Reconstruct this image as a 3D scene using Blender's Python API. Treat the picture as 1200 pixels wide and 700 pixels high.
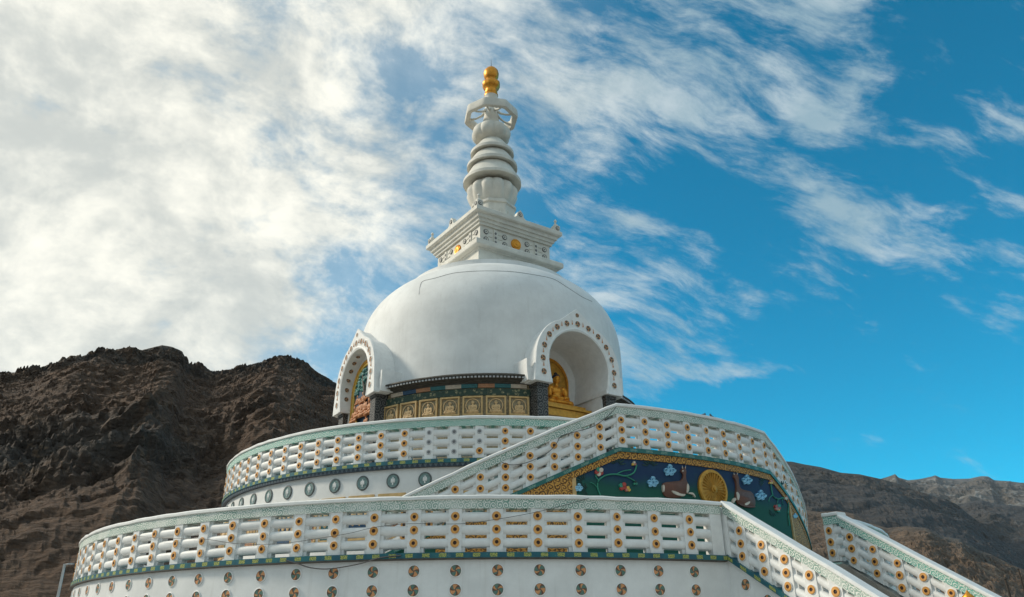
import bpy, bmesh, math, random
import numpy as np
from mathutils import Matrix, Vector
random.seed(7)
for o in list(bpy.data.objects): bpy.data.objects.remove(o)
scn = bpy.context.scene
COL = scn.collection
rad, sin, cos, pi = math.radians, math.sin, math.cos, math.pi

# ------------------------------------------------------------------ camera
# eye at z = 0 (1.7 m above the forecourt), stupa axis at the origin; PHI is measured from the side facing the eye
F_PX, PITCH, YAW, ROLL, DIST = 916.7, .4186, .0302, -.0105, 33.386
fwd = Vector((sin(YAW)*cos(PITCH), cos(YAW)*cos(PITCH), sin(PITCH)))
rgt = Vector((cos(YAW), -sin(YAW), 0)); upv = rgt.cross(fwd)
rgt, upv = cos(ROLL)*rgt+sin(ROLL)*upv, -sin(ROLL)*rgt+cos(ROLL)*upv
EYE = Vector((0, -DIST, 0))
cam = bpy.data.objects.new('camera', bpy.data.cameras.new('camera')); COL.objects.link(cam)
cam.matrix_world = Matrix(((rgt.x, upv.x, -fwd.x, EYE.x), (rgt.y, upv.y, -fwd.y, EYE.y), (rgt.z, upv.z, -fwd.z, EYE.z), (0, 0, 0, 1)))
cam.data.sensor_width = 36; cam.data.lens = F_PX/1200*36; cam.data.clip_end = 30000; cam.data.clip_start = .1
scn.camera = cam
def ray(px, py): return (fwd+rgt*((px-600)/F_PX)-upv*((py-350)/F_PX)).normalized()

# ------------------------------------------------------------------ light: sun behind thin cloud, ahead and to the left
SUN_AZ, SUN_EL = -80, 34          # degrees left of the view axis, above the horizon
sun_dir = Vector((sin(rad(SUN_AZ))*cos(rad(SUN_EL)), cos(rad(SUN_AZ))*cos(rad(SUN_EL)), sin(rad(SUN_EL))))
sl = bpy.data.lights.new('sun', 'SUN'); sl.energy = 2.4; sl.angle = rad(9); sl.color = (1, .9, .74)
so = bpy.data.objects.new('sun', sl); COL.objects.link(so)
so.rotation_euler = (-sun_dir).to_track_quat('-Z', 'Y').to_euler(); so.location = (-30, 0, 60)
scn.view_settings.view_transform = 'Standard'; scn.view_settings.look = 'None'
scn.view_settings.exposure = 0.35; scn.view_settings.gamma = 1
scn.view_settings.use_curve_mapping = False

# node helpers
class NT:
    def __init__(s, nt): s.t = nt
    def node(s, typ, **kw):
        n = s.t.nodes.new(typ)
        for k, v in kw.items(): setattr(n, k, v)
        return n
    def put(s, sock, v):
        if hasattr(v, 'is_linked'): s.t.links.new(v, sock)
        else:
            try: sock.default_value = v
            except Exception: sock.default_value = (*v, 1)
    def m(s, op, a, b=None, c=None, clamp=False):
        n = s.node('ShaderNodeMath', operation=op, use_clamp=clamp); s.put(n.inputs[0], a)
        if b is not None: s.put(n.inputs[1], b)
        if c is not None: s.put(n.inputs[2], c)
        return n.outputs[0]
    def dot(s, a, b):
        n = s.node('ShaderNodeVectorMath', operation='DOT_PRODUCT'); s.put(n.inputs[0], a); s.put(n.inputs[1], tuple(b)); return n.outputs['Value']
    def vec(s, op, a, b):
        n = s.node('ShaderNodeVectorMath', operation=op); s.put(n.inputs[0], a); s.put(n.inputs[1], b); return n.outputs[0]
    def comb(s, x, y, z):
        n = s.node('ShaderNodeCombineXYZ'); [s.put(n.inputs[i], v) for i, v in enumerate((x, y, z))]; return n.outputs[0]
    def noise(s, v, scale, detail=6, rough=.55, dist=0, col=False):
        n = s.node('ShaderNodeTexNoise'); s.put(n.inputs['Vector'], v); n.inputs['Scale'].default_value = scale
        n.inputs['Detail'].default_value = detail; n.inputs['Roughness'].default_value = rough; n.inputs['Distortion'].default_value = dist
        return n.outputs['Color' if col else 'Fac']
    def step(s, v, lo, hi, smooth=True):
        n = s.node('ShaderNodeMapRange', interpolation_type='SMOOTHSTEP' if smooth else 'LINEAR'); s.put(n.inputs[0], v)
        n.inputs[1].default_value = lo; n.inputs[2].default_value = hi; return n.outputs[0]
    def mix(s, f, a, b, blend='MIX'):
        n = s.node('ShaderNodeMix', data_type='RGBA', blend_type=blend); s.put(n.inputs[0], f); s.put(n.inputs[6], a); s.put(n.inputs[7], b); return n.outputs[2]

# ------------------------------------------------------------------ sky
world = bpy.data.worlds.new('World'); scn.world = world; world.use_nodes = True
world.node_tree.nodes.clear(); W = NT(world.node_tree)
sky = W.node('ShaderNodeTexSky', sky_type='NISHITA', sun_disc=False, sun_elevation=rad(SUN_EL), sun_rotation=rad(SUN_AZ), altitude=3500, air_density=1.0, dust_density=.6, ozone_density=2.0)
D = W.node('ShaderNodeTexCoord').outputs['Generated']
def cloud_frame(px, py, ang):
    d = ray(px, py); e = d.cross(Vector((0, 0, 1))).normalized(); v = e.cross(d)
    a = rad(ang); return d, e*cos(a)+v*sin(a), -e*sin(a)+v*cos(a)
d0, e1, e2 = cloud_frame(700, 250, -24)                     # the streak direction of the high cloud
warp = W.vec('MULTIPLY', W.vec('SUBTRACT', W.noise(D, 3.2, 3, .5, col=True), (.5, .5, .5)), (.10, .10, .10))
P = W.vec('ADD', D, warp)
streak = W.comb(W.m('MULTIPLY', W.dot(P, e1), 1.0), W.m('MULTIPLY', W.dot(P, e2), 1.55), W.m('MULTIPLY', W.dot(P, d0), 1.3))
n_big = W.noise(streak, 5.0, 8, .60)
n_fine = W.noise(streak, 17, 8, .62)
n_soft = W.noise(P, 6.5, 7, .56)
dens = W.m('ADD', W.m('MULTIPLY', n_big, .62), W.m('MULTIPLY', n_fine, .38))
wisp = W.comb(W.m('MULTIPLY', W.dot(P, e1), 1.0), W.m('MULTIPLY', W.dot(P, e2), 2.9), W.m('MULTIPLY', W.dot(P, d0), 1.3))
n_wisp = W.noise(wisp, 8.5, 9, .66, .15)
left = W.dot(D, ray(40, 60))                                 # towards the veiled sun
clear = W.dot(D, ray(1290, 420))                             # the bank breaks up towards open blue
cover = W.m('SUBTRACT', 1.0, W.step(clear, .40, .92, False))
add = W.m('MULTIPLY', cover, .40)
# cirrus patches drifting on the blue side and gaps in it: centre, streak angle, half length, half width, weight
for px, py, ang, a, b, w in [(760, 95, -17, .20, .075, .09), (940, 138, -17, .10, .028, .15), (1040, 258, -27, .12, .045, .19), (960, 215, -20, .07, .03, .10), (790, 395, 6, .13, .07, .17), (760, 330, 10, .07, .03, .10), (860, 437, -3, .085, .014, .17),
                             (1150, 155, -22, .08, .022, .17), (1010, 82, 35, .06, .03, .12), (960, 15, 22, .10, .04, .13), (740, 258, 0, .03, .014, .16), (700, 150, -20, .12, .08, .07), (690, 350, -20, .07, .09, .10), (1060, 330, -30, .10, .02, .06),
                             (840, 235, -12, .12, .045, -.16), (1110, 195, -20, .10, .03, -.10), (470, 80, -10, .07, .035, -.15), (545, 330, 0, .05, .07, -.10), (1000, 430, -8, .30, .10, -.10), (1100, 60, 0, .10, .06, -.05), (640, 230, 0, .05, .08, -.08), (400, 330, 20, .05, .04, -.10), (390, 180, 0, .06, .05, -.06)]:
    d, ex, ev = cloud_frame(px, py, ang)
    qa = W.m('DIVIDE', W.dot(D, ex), a); qb = W.m('DIVIDE', W.dot(D, ev), b)
    g = W.m('EXPONENT', W.m('MULTIPLY', W.m('ADD', W.m('MULTIPLY', qa, qa), W.m('MULTIPLY', qb, qb)), -1.0))
    g = W.m('MULTIPLY', g, W.m('GREATER_THAN', W.dot(D, d), 0))
    add = W.m('ADD', add, W.m('MULTIPLY', g, w))
bank = W.step(cover, .05, .55)                               # billows in the bank, combed cirrus on the blue side
tot = W.m('ADD', W.m('ADD', W.m('MULTIPLY', dens, bank), W.m('MULTIPLY', n_wisp, W.m('SUBTRACT', 1.0, bank))), add)
alpha = W.step(tot, .50, .80)
alpha = W.m('MAXIMUM', W.m('MULTIPLY', alpha, W.m('ADD', .78, W.m('MULTIPLY', bank, .19))), W.m('MULTIPLY', W.step(cover, .10, .95), .72))   # a thin veil under the broken cloud
shade = W.step(W.m('ADD', W.m('MULTIPLY', n_soft, .75), W.m('MULTIPLY', n_fine, .5)), .48, .80)
glow = W.step(left, .70, .99)
c_dark = W.mix(glow, (3.1, 4.2, 4.7, 1), (5.1, 5.3, 5.0, 1)); c_lit = W.mix(glow, (5.3, 6.0, 6.2, 1), (8.8, 8.6, 7.6, 1))
cloud_col = W.mix(shade, c_dark, c_lit)
tint = W.mix(1.0, sky.outputs[0], (.06, 1.40, 1.42, 1), 'MULTIPLY')
bg = W.node('ShaderNodeBackground'); W.put(bg.inputs[0], W.mix(alpha, tint, cloud_col)); bg.inputs[1].default_value = .1
W.t.links.new(bg.outputs[0], W.node('ShaderNodeOutputWorld').inputs[0])

# ------------------------------------------------------------------ materials
MAT = {}
def mat(name, col, rough=.75, metal=0, var=.18, vscale=3.0, bump=.15, bscale=40, streaks=0):
    m = bpy.data.materials.new(name); m.use_nodes = True; N = NT(m.node_tree); b = m.node_tree.nodes['Principled BSDF']
    co = N.node('ShaderNodeTexCoord').outputs['Object']
    f = N.step(N.noise(co, vscale, 7, .62), .3, .72)
    c = N.mix(f, tuple(x*(1-var) for x in col)+(1,), tuple(min(1, x*(1+var*.35)) for x in col)+(1,))
    if streaks:
        st = N.noise(N.vec('MULTIPLY', co, (7, 7, .55)), 1.0, 6, .6)
        c = N.mix(N.m('MULTIPLY', N.step(st, .52, .78), streaks), c, (.34, .31, .26, 1))
    N.put(b.inputs['Base Color'], c); b.inputs['Roughness'].default_value = rough; b.inputs['Metallic'].default_value = metal
    if bump:
        bn = N.node('ShaderNodeBump'); bn.inputs['Strength'].default_value = bump; bn.inputs['Distance'].default_value = .02
        N.put(bn.inputs['Height'], N.noise(co, bscale, 5, .6)); N.put(b.inputs['Normal'], bn.outputs[0])
    MAT[name] = m; return m
mat('plaster', (.76, .765, .75), .7, var=.11, vscale=1.3, bump=.22, bscale=30, streaks=.15)
mat('dome_plaster', (.75, .76, .75), .65, var=.12, vscale=.9, bump=.16, bscale=22, streaks=.15)
mat('white_paint', (.80, .80, .78), .5, var=.09, vscale=4, bump=.12, bscale=35, streaks=.10)
mat('spire_white', (.69, .675, .61), .65, var=.16, vscale=1.6, bump=.15, bscale=30, streaks=.12)
mat('stone_floor', (.42, .41, .39), .8, var=.2, vscale=2)
mat('step_stone', (.36, .32, .27), .85, var=.3, vscale=3, bump=.4)
mat('gold', (.74, .32, .04), .40, .75, var=.25, vscale=9, bump=.25, bscale=25)
mat('gold_paint', (.60, .31, .045), .45, .45, var=.25, vscale=8, bump=.2, bscale=30)
mat('ochre', (.72, .345, .085), .5, 0, var=.2, vscale=12)
mat('ochre_frame', (.60, .40, .17), .6, 0, var=.25, vscale=6)
mat('dark_brown', (.045, .018, .012), .5, 0)
mat('pin_orange', (.66, .30, .12), .55, 0, var=.25, vscale=14)
mat('pin_green', (.10, .20, .16), .55, 0, var=.3, vscale=14)
mat('pin_brown', (.15, .075, .045), .55, 0, var=.3, vscale=14)
mat('pin_cream', (.55, .42, .26), .55, 0, var=.3, vscale=14)
mat('grey_roundel', (.17, .175, .175), .6, 0, var=.3, vscale=14)
mat('bare_plaster', (.50, .51, .52), .8)
mat('med_ring', (.10, .12, .12), .55, 0, var=.4, vscale=16)
mat('med_teal', (.19, .29, .28), .55, 0, var=.3, vscale=16)
mat('wood_dark', (.075, .066, .052), .7, 0, var=.4, vscale=8)
mat('teal_paint', (.02, .13, .14), .5, 0, var=.25, vscale=8)
mat('navy_paint', (.012, .06, .13), .5, 0, var=.25, vscale=8)
mat('rust_paint', (.42, .20, .10), .6, 0, var=.25, vscale=8)
mat('beige_paint', (.50, .42, .33), .6, 0, var=.25, vscale=8)
mat('tan_relief', (.70, .47, .23), .55, 0, var=.35, vscale=10, bump=.4)
mat('panel_back', (.33, .27, .16), .6, 0, var=.5, vscale=14)
mat('foliage_relief', (.05, .21, .19), .6, 0, var=.5, vscale=6, bump=.5)
mat('orange_relief', (.52, .21, .075), .55, 0, var=.45, vscale=7, bump=.5)
mat('yellow_paint', (.72, .46, .08), .5, 0, var=.2, vscale=8)
mat('red_paint', (.42, .05, .035), .5, 0, var=.2, vscale=8)
mat('deer_brown', (.15, .058, .034), .55, 0, var=.25, vscale=9)
mat('cream_paint', (.66, .58, .48), .55, 0, var=.2, vscale=9)
mat('sky_blue_paint', (.30, .62, .82), .5, 0, var=.15, vscale=9)
mat('mid_blue_paint', (.05, .22, .42), .5, 0, var=.2, vscale=9)
mat('stem_green', (.03, .26, .17), .5, 0, var=.2, vscale=9)
mat('leaf_dark', (.012, .055, .045), .6, 0, var=.3, vscale=9)
mat('pink_paint', (.55, .22, .16), .5, 0, var=.3, vscale=9)
mat('cable_black', (.07, .07, .072), .5, 0, bump=0)
mat('galvanised', (.42, .43, .43), .4, .6, var=.15)
mat('rust_iron', (.06, .045, .035), .7, .3, var=.3)
mat('pigeon_grey', (.07, .075, .085), .6, 0, var=.35, vscale=30)
mat('hair_dark', (.02, .022, .03), .5, 0)

def uvmat(name, build, rough=.6, metal=0):
    m = bpy.data.materials.new(name); m.use_nodes = True; N = NT(m.node_tree); b = m.node_tree.nodes['Principled BSDF']
    uv = N.node('ShaderNodeUVMap').outputs[0]; sp = N.node('ShaderNodeSeparateXYZ'); N.put(sp.inputs[0], uv)
    c, h = build(N, sp.outputs[0], sp.outputs[1], uv)
    N.put(b.inputs['Base Color'], c); b.inputs['Roughness'].default_value = rough; b.inputs['Metallic'].default_value = metal
    if h is not None:
        bn = N.node('ShaderNodeBump'); bn.inputs['Strength'].default_value = .6; bn.inputs['Distance'].default_value = .02
        N.put(bn.inputs['Height'], h); N.put(b.inputs['Normal'], bn.outputs[0])
    MAT[name] = m
def spiral(N, u, v, uv, L, turns, thick, wobble=.55):
    # scrollwork: a curl in every cell, mirrored from cell to cell, loosened by noise
    wob = N.noise(uv, 1.1/L, 2, .5, col=True); w2 = N.node('ShaderNodeSeparateXYZ'); N.put(w2.inputs[0], wob)
    u = N.m('ADD', u, N.m('MULTIPLY', N.m('SUBTRACT', w2.outputs[0], .5), L*wobble)); v = N.m('ADD', v, N.m('MULTIPLY', N.m('SUBTRACT', w2.outputs[1], .5), L*wobble))
    k = N.m('DIVIDE', u, L); cell = N.m('FLOOR', k); fx = N.m('SUBTRACT', N.m('SUBTRACT', k, cell), .5)
    k2 = N.m('DIVIDE', v, L); cell2 = N.m('FLOOR', k2); fy = N.m('SUBTRACT', N.m('SUBTRACT', k2, cell2), .5)
    par = N.m('SUBTRACT', N.m('MULTIPLY', N.m('MODULO', N.m('ABSOLUTE', N.m('ADD', cell, cell2)), 2.0), 2.0), 1.0)
    fy = N.m('MULTIPLY', fy, par)
    r = N.m('SQRT', N.m('ADD', N.m('MULTIPLY', fx, fx), N.m('MULTIPLY', fy, fy))); a = N.m('ARCTAN2', fy, fx)
    s = N.m('SINE', N.m('ADD', N.m('MULTIPLY', r, turns*2*pi*2), a))
    return N.step(s, thick-.25, thick+.25)
def b_scroll(N, u, v, uv):
    f = spiral(N, u, N.m('ADD', v, .31), uv, .15, 1.5, -.05)
    wear = N.step(N.noise(uv, 1.7, 6, .65), .36, .60)
    return N.mix(N.m('MULTIPLY', f, N.m('ADD', N.m('MULTIPLY', wear, .5), .30)), (.74, .76, .70, 1), (.07, .25, .185, 1)), N.m('MULTIPLY', f, .5)
uvmat('scroll_frieze', b_scroll)
def b_scroll2(N, u, v, uv):
    f = spiral(N, u, N.m('ADD', v, .31), uv, .15, 1.5, .05)
    return N.mix(N.m('MULTIPLY', f, .9), (.14, .42, .34, 1), (.72, .78, .72, 1)), N.m('MULTIPLY', f, .5)
uvmat('scroll_teal', b_scroll2)
def b_band(N, u, v, uv):
    k = N.m('DIVIDE', u, .385); fr = N.m('SUBTRACT', k, N.m('FLOOR', k))
    on = N.m('MULTIPLY', N.m('LESS_THAN', fr, .44), N.m('LESS_THAN', N.m('ABSOLUTE', N.m('ADD', v, 1.34)), .042))
    spk = N.step(N.noise(uv, 60, 2, .5), .44, .56)
    pat = N.mix(spk, (.045, .13, .05, 1), (.52, .50, .12, 1))
    base = N.mix(N.step(N.noise(uv, 2.2, 5, .6), .4, .65), (.008, .085, .125, 1), (.012, .135, .15, 1))
    c = N.mix(on, base, pat)
    return N.mix(N.m('MULTIPLY', N.step(N.noise(uv, 5, 6, .7), .60, .75), .5), c, (.35, .42, .40, 1)), None
uvmat('teal_band', b_band, .45)
def b_band_green(N, u, v, uv):
    k = N.m('DIVIDE', u, .5); fr = N.m('SUBTRACT', k, N.m('FLOOR', k))
    on = N.m('MULTIPLY', N.m('LESS_THAN', fr, .45), N.m('LESS_THAN', N.m('ABSOLUTE', N.m('ADD', v, 1.34)), .035))
    spk = N.step(N.noise(uv, 50, 2, .5), .46, .58)
    return N.mix(N.m('MULTIPLY', on, spk), (.012, .13, .115, 1), (.25, .38, .30, 1)), None
uvmat('green_band', b_band_green, .45)
def b_goldborder(N, u, v, uv):
    vo = N.node('ShaderNodeTexVoronoi', feature='DISTANCE_TO_EDGE'); N.put(vo.inputs['Vector'], N.vec('ADD', uv, N.vec('MULTIPLY', N.noise(uv, 10, 3, .5, col=True), (.16, .16, .16)))); vo.inputs['Scale'].default_value = 11
    f = N.step(vo.outputs[0], .05, .22); g = spiral(N, u, v, uv, .19, 1.3, -.15, .8); f = N.m('MAXIMUM', N.m('MULTIPLY', f, .35), g)
    return N.mix(f, (.075, .03, .008, 1), (.60, .30, .055, 1)), f
uvmat('gold_scrollwork', b_goldborder, .6, 0)
def b_leaf(N, u, v, uv):
    vo = N.node('ShaderNodeTexVoronoi', feature='F1'); N.put(vo.inputs['Vector'], uv); vo.inputs['Scale'].default_value = 6.5
    n = N.noise(uv, 26, 3, .6)
    f = N.m('MULTIPLY', N.step(vo.outputs['Distance'], .52, .18), N.step(n, .46, .56))
    return N.mix(f, (.022, .05, .032, 1), (.42, .38, .22, 1)), f
uvmat('leaf_frieze', b_leaf)
def b_carved(N, u, v, uv):
    f = spiral(N, u, v, uv, .26, 1.5, .1)
    return N.mix(f, (.012, .012, .013, 1), (.12, .115, .105, 1)), f
uvmat('carved_dark', b_carved, .5)
def b_mural(N, u, v, uv):
    hill = N.m('ADD', v, N.m('MULTIPLY', N.m('SUBTRACT', N.noise(uv, .9, 4, .5), .5), .5))
    c = N.mix(N.step(hill, 3.85, 4.35), (.004, .088, .060, 1), (.004, .032, .095, 1))
    return N.mix(N.step(N.noise(uv, 3.3, 7, .7), .45, .75), c, (.008, .075, .095, 1), 'MIX') if False else N.mix(N.m('MULTIPLY', N.step(N.noise(uv, 3.3, 7, .7), .45, .75), .30), c, (.010, .085, .10, 1)), None
uvmat('mural_paint', b_mural, .75)
def b_darkband(N, u, v, uv):
    k = N.m('DIVIDE', u, .16); fr = N.m('ABSOLUTE', N.m('SUBTRACT', N.m('SUBTRACT', k, N.m('FLOOR', k)), .5))
    f = N.step(N.m('ADD', fr, N.m('MULTIPLY', N.m('ADD', v, 1.45), 4.0)), .22, .34)
    return N.mix(f, (.020, .035, .055, 1), (.10, .14, .16, 1)), None
uvmat('lotus_band', b_darkband, .5)

def rockmat(name, dark, mid, light, scale, strata, bumpd, scree=None):
    scree = scree or mid
    m = bpy.data.materials.new(name); m.use_nodes = True; N = NT(m.node_tree); b = m.node_tree.nodes['Principled BSDF']
    g = N.node('ShaderNodeNewGeometry').outputs['Position']; p = N.vec('MULTIPLY', g, (1/scale,)*3)
    mp = N.node('ShaderNodeMapping'); N.put(mp.inputs[0], p); mp.inputs['Rotation'].default_value = (.4, rad(-33), .3); mp.inputs['Scale'].default_value = (1, 2.2, strata)
    s1 = N.noise(mp.outputs[0], 1.0, 11, .66, .5); s2 = N.noise(p, .33, 6, .55)
    vo = N.node('ShaderNodeTexVoronoi', feature='DISTANCE_TO_EDGE'); N.put(vo.inputs['Vector'], mp.outputs[0]); vo.inputs['Scale'].default_value = 1.6
    f = N.m('ADD', N.m('MULTIPLY', s1, .7), N.m('MULTIPLY', s2, .3))
    gm = sum(mid)/3; c = N.mix(N.step(f, .34, .52), dark+(1,), N.mix(N.step(N.noise(p, .12, 5, .6), .40, .62), mid+(1,), (gm*.92, gm*.82, gm*.72, 1))); c = N.mix(N.step(s1, .52, .68), c, light+(1,))
    sc = N.node('ShaderNodeAttribute', attribute_name='scree').outputs['Fac']; fine = N.step(N.noise(p, 5, 6, .7), .35, .68)
    c = N.mix(N.m('MULTIPLY', N.step(sc, .2, .75), .65), c, N.mix(fine, tuple(x*.55 for x in scree)+(1,), tuple(x*1.25 for x in scree)+(1,)))
    N.put(b.inputs['Base Color'], c); b.inputs['Roughness'].default_value = .95
    bn = N.node('ShaderNodeBump'); bn.inputs['Strength'].default_value = 1; bn.inputs['Distance'].default_value = bumpd
    N.put(bn.inputs['Height'], N.m('ADD', s1, N.m('MULTIPLY', N.step(vo.outputs[0], 0, .25), .12))); N.put(b.inputs['Normal'], bn.outputs[0]); MAT[name] = m
rockmat('rock_brown', (.034, .023, .016), (.118, .073, .045), (.26, .18, .12), 4.4, 2.4, 3.0, (.135, .073, .040))
rockmat('rock_near', (.06, .04, .026), (.15, .10, .065), (.25, .18, .125), 4.5, 2.0, 1.6)
rockmat('rock_grey', (.032, .032, .035), (.055, .054, .057), (.092, .088, .086), 55, 1.6, 16.0)
rockmat('rock_far_hazed', (.09, .098, .108), (.145, .155, .165), (.30, .31, .31), 120, 1.5, 50.0)  # pale bluish tones put part of the distance haze into the rock colour
rockmat('gravel', (.10, .085, .065), (.17, .14, .105), (.25, .21, .165), 1.6, 1.0, .03)

# ------------------------------------------------------------------ mesh helpers
def pol(r, phi, z): a = rad(phi); return Vector((r*sin(a), -r*cos(a), z))
class MB:
    def __init__(s): s.v = []; s.f = []; s.m = []; s.uv = []
    def face(s, pts, mi=0, uv=None):
        i = len(s.v); s.v += [tuple(p) for p in pts]; s.f.append(tuple(range(i, i+len(pts)))); s.m.append(mi); s.uv.append(uv or [(0, 0)]*len(pts))
    def grid(s, rows, mi=0, uvs=None, closed=False, flip=False, skip=None):
        i = len(s.v); nc = len(rows[0])
        for r in rows: s.v += [tuple(p) for p in r]
        for a in range(len(rows)-1):
            for b in range(nc if closed else nc-1):
                c = (b+1) % nc
                if skip and skip(rows[a][b], rows[a][c], rows[a+1][c], rows[a+1][b]): continue
                q = [(a, b), (a, c), (a+1, c), (a+1, b)]
                if flip: q.reverse()
                s.f.append(tuple(i+x*nc+y for x, y in q)); s.m.append(mi)
                s.uv.append([uvs[x][y] for x, y in q] if uvs else [(0, 0)]*4)
    def box(s, c, h, mi=0, M=None):
        cx, cy, cz = c; hx, hy, hz = h
        P = [Vector((cx+a*hx, cy+b*hy, cz+d*hz)) for a in (-1, 1) for b in (-1, 1) for d in (-1, 1)]
        if M: P = [M @ p for p in P]
        for q in ((0, 1, 3, 2), (4, 6, 7, 5), (0, 4, 5, 1), (2, 3, 7, 6), (0, 2, 6, 4), (1, 5, 7, 3)):
            s.face([P[k] for k in q], mi, [(P[k].x+P[k].y, P[k].z) for k in q])
    def lathe(s, prof, n=48, mi=0, lobes=None, c=(0, 0), a0=0, a1=360, skip=None):
        full = abs(a1-a0) >= 359.9
        rows = []; uvs = []
        for r, z in prof:
            row = []; ur = []
            for k in range(n if full else n+1):
                a = a0+(a1-a0)*k/n; rr = r*(lobes(a, z) if lobes else 1); p = pol(rr, a, z); row.append((p.x+c[0], p.y+c[1], z)); ur.append((rad(a)*max(r, .3), z))
            rows.append(row); uvs.append(ur)
        s.grid(rows, mi, uvs, closed=full, skip=skip)
    def tube(s, path, r, n=6, mi=0, caps=True):
        path = [Vector(p) for p in path]; rows = []
        for i, p in enumerate(path):
            t = (path[min(i+1, len(path)-1)]-path[max(i-1, 0)]).normalized()
            x = t.cross(Vector((0, 0, 1)) if abs(t.z) < .95 else Vector((1, 0, 0))).normalized(); y = t.cross(x)
            ri = r[i] if isinstance(r, (list, tuple)) else r
            rows.append([p+x*(ri*cos(2*pi*k/n))+y*(ri*sin(2*pi*k/n)) for k in range(n)])
        s.grid(rows, mi, closed=True)
        if caps: s.face(rows[0][::-1], mi); s.face(rows[-1], mi)
    def ell(s, c, r, n=12, m=8, mi=0, M=None):
        rows = []
        for i in range(m+1):
            t = pi*i/m; row = []
            for k in range(n):
                a = 2*pi*k/n; p = Vector((c[0]+r[0]*sin(t)*cos(a), c[1]+r[1]*sin(t)*sin(a), c[2]+r[2]*cos(t)))
                row.append(M @ p if M else p)
            rows.append(row)
        s.grid(rows, mi, closed=True, flip=True)
    def mesh(s, name, mats, smooth=False, weld=True):
        me = bpy.data.meshes.new(name); me.from_pydata(s.v, [], s.f)
        for m in ([mats] if isinstance(mats, str) else mats): me.materials.append(MAT[m])
        me.polygons.foreach_set('material_index', s.m)
        ul = me.uv_layers.new(name='UVMap'); ul.data.foreach_set('uv', [x for f in s.uv for p in f for x in p])
        if weld:
            bm = bmesh.new(); bm.from_mesh(me); bmesh.ops.remove_doubles(bm, verts=bm.verts, dist=1e-4)
            bmesh.ops.dissolve_degenerate(bm, edges=bm.edges, dist=1e-5); bmesh.ops.recalc_face_normals(bm, faces=bm.faces); bm.to_mesh(me); bm.free()
        if smooth:
            me.polygons.foreach_set('use_smooth', [True]*len(me.polygons))
            try: me.set_sharp_from_angle(angle=rad(smooth if smooth > 1 else 38))
            except Exception: pass
        return me
WM = {}
def add(name, me, parent=None, M=None, label=None):
    o = bpy.data.objects.new(name, me); COL.objects.link(o); M = M or Matrix.Identity(4)
    if parent is not None:
        o.parent = parent; o.matrix_parent_inverse = WM[parent.name].inverted()
    o.matrix_basis = M; WM[o.name] = M.copy()
    if label: o['label'] = label
    return o
def tag(o, label, cat, group=None):
    o['label'] = label; o['category'] = cat
    if group: o['group'] = group
    return o
def thing(name, label, cat, loc=(0, 0, 0), group=None): return tag(add(name, None, None, Matrix.Translation(loc)), label, cat, group)
def struct(name, me, label=None, cat=None):
    o = add(name, me); o['kind'] = 'structure'
    if label: o['label'] = label; o['category'] = cat
    return o
def RZ(phi): return Matrix.Rotation(rad(phi), 4, 'Z')
def T(x, y, z): return Matrix.Translation((x, y, z))

# ------------------------------------------------------------------ dimensions (metres)
GROUND = -1.7
R1, Z1, R2, Z2 = 14.876, 3.243, 10.555, 6.343
R3 = 12.36
PC = 31.7                     # bearing of the front stairs and main niche
FL1, FL2 = Z1-1.29, Z2-1.29   # terrace floors

# ------------------------------------------------------------------ terrain
def vnoise(x, y, seed):
    xi = np.floor(x).astype(np.int64); yi = np.floor(y).astype(np.int64); xf = x-xi; yf = y-yi
    def h(a, b):
        n = (a*374761393+b*668265263+seed*1442695041) & 0x7fffffff; n = ((n ^ (n >> 13))*1274126177) & 0x7fffffff
        return ((n ^ (n >> 16)) & 0xffff)/65535.0
    u = xf*xf*xf*(xf*(xf*6-15)+10); v = yf*yf*yf*(yf*(yf*6-15)+10)
    return (h(xi, yi)*(1-u)+h(xi+1, yi)*u)*(1-v)+(h(xi, yi+1)*(1-u)+h(xi+1, yi+1)*u)*v
def fbm(x, y, seed, octv=6, ridged=False, gain=.5):
    s = np.zeros_like(x); a = 1.; t = 0.
    for o in range(octv):
        n = vnoise(x, y, seed+o*17)
        if ridged: n = 1-np.abs(2*n-1)
        s += a*n; t += a; a *= gain; x, y = x*2.03+11.3, y*2.03+5.1
    return s/t
def cells(x, y, seed):
    """nearest-cell value and distance to the border: angular blocks"""
    xi = np.floor(x); yi = np.floor(y); d1 = np.full(x.shape, 9.); d2 = np.full(x.shape, 9.); val = np.zeros(x.shape)
    for a in (-1, 0, 1):
        for b_ in (-1, 0, 1):
            cx, cy = xi+a, yi+b_; px = cx+vnoise(cx, cy, seed); py = cy+vnoise(cx, cy, seed+7); d = np.hypot(px-x, py-y); v = vnoise(cx, cy, seed+13)
            n = d < d1; d2 = np.where(n, d1, np.minimum(d2, d)); val = np.where(n, v, val); d1 = np.where(n, d, d1)
    return val, d2-d1
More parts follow.
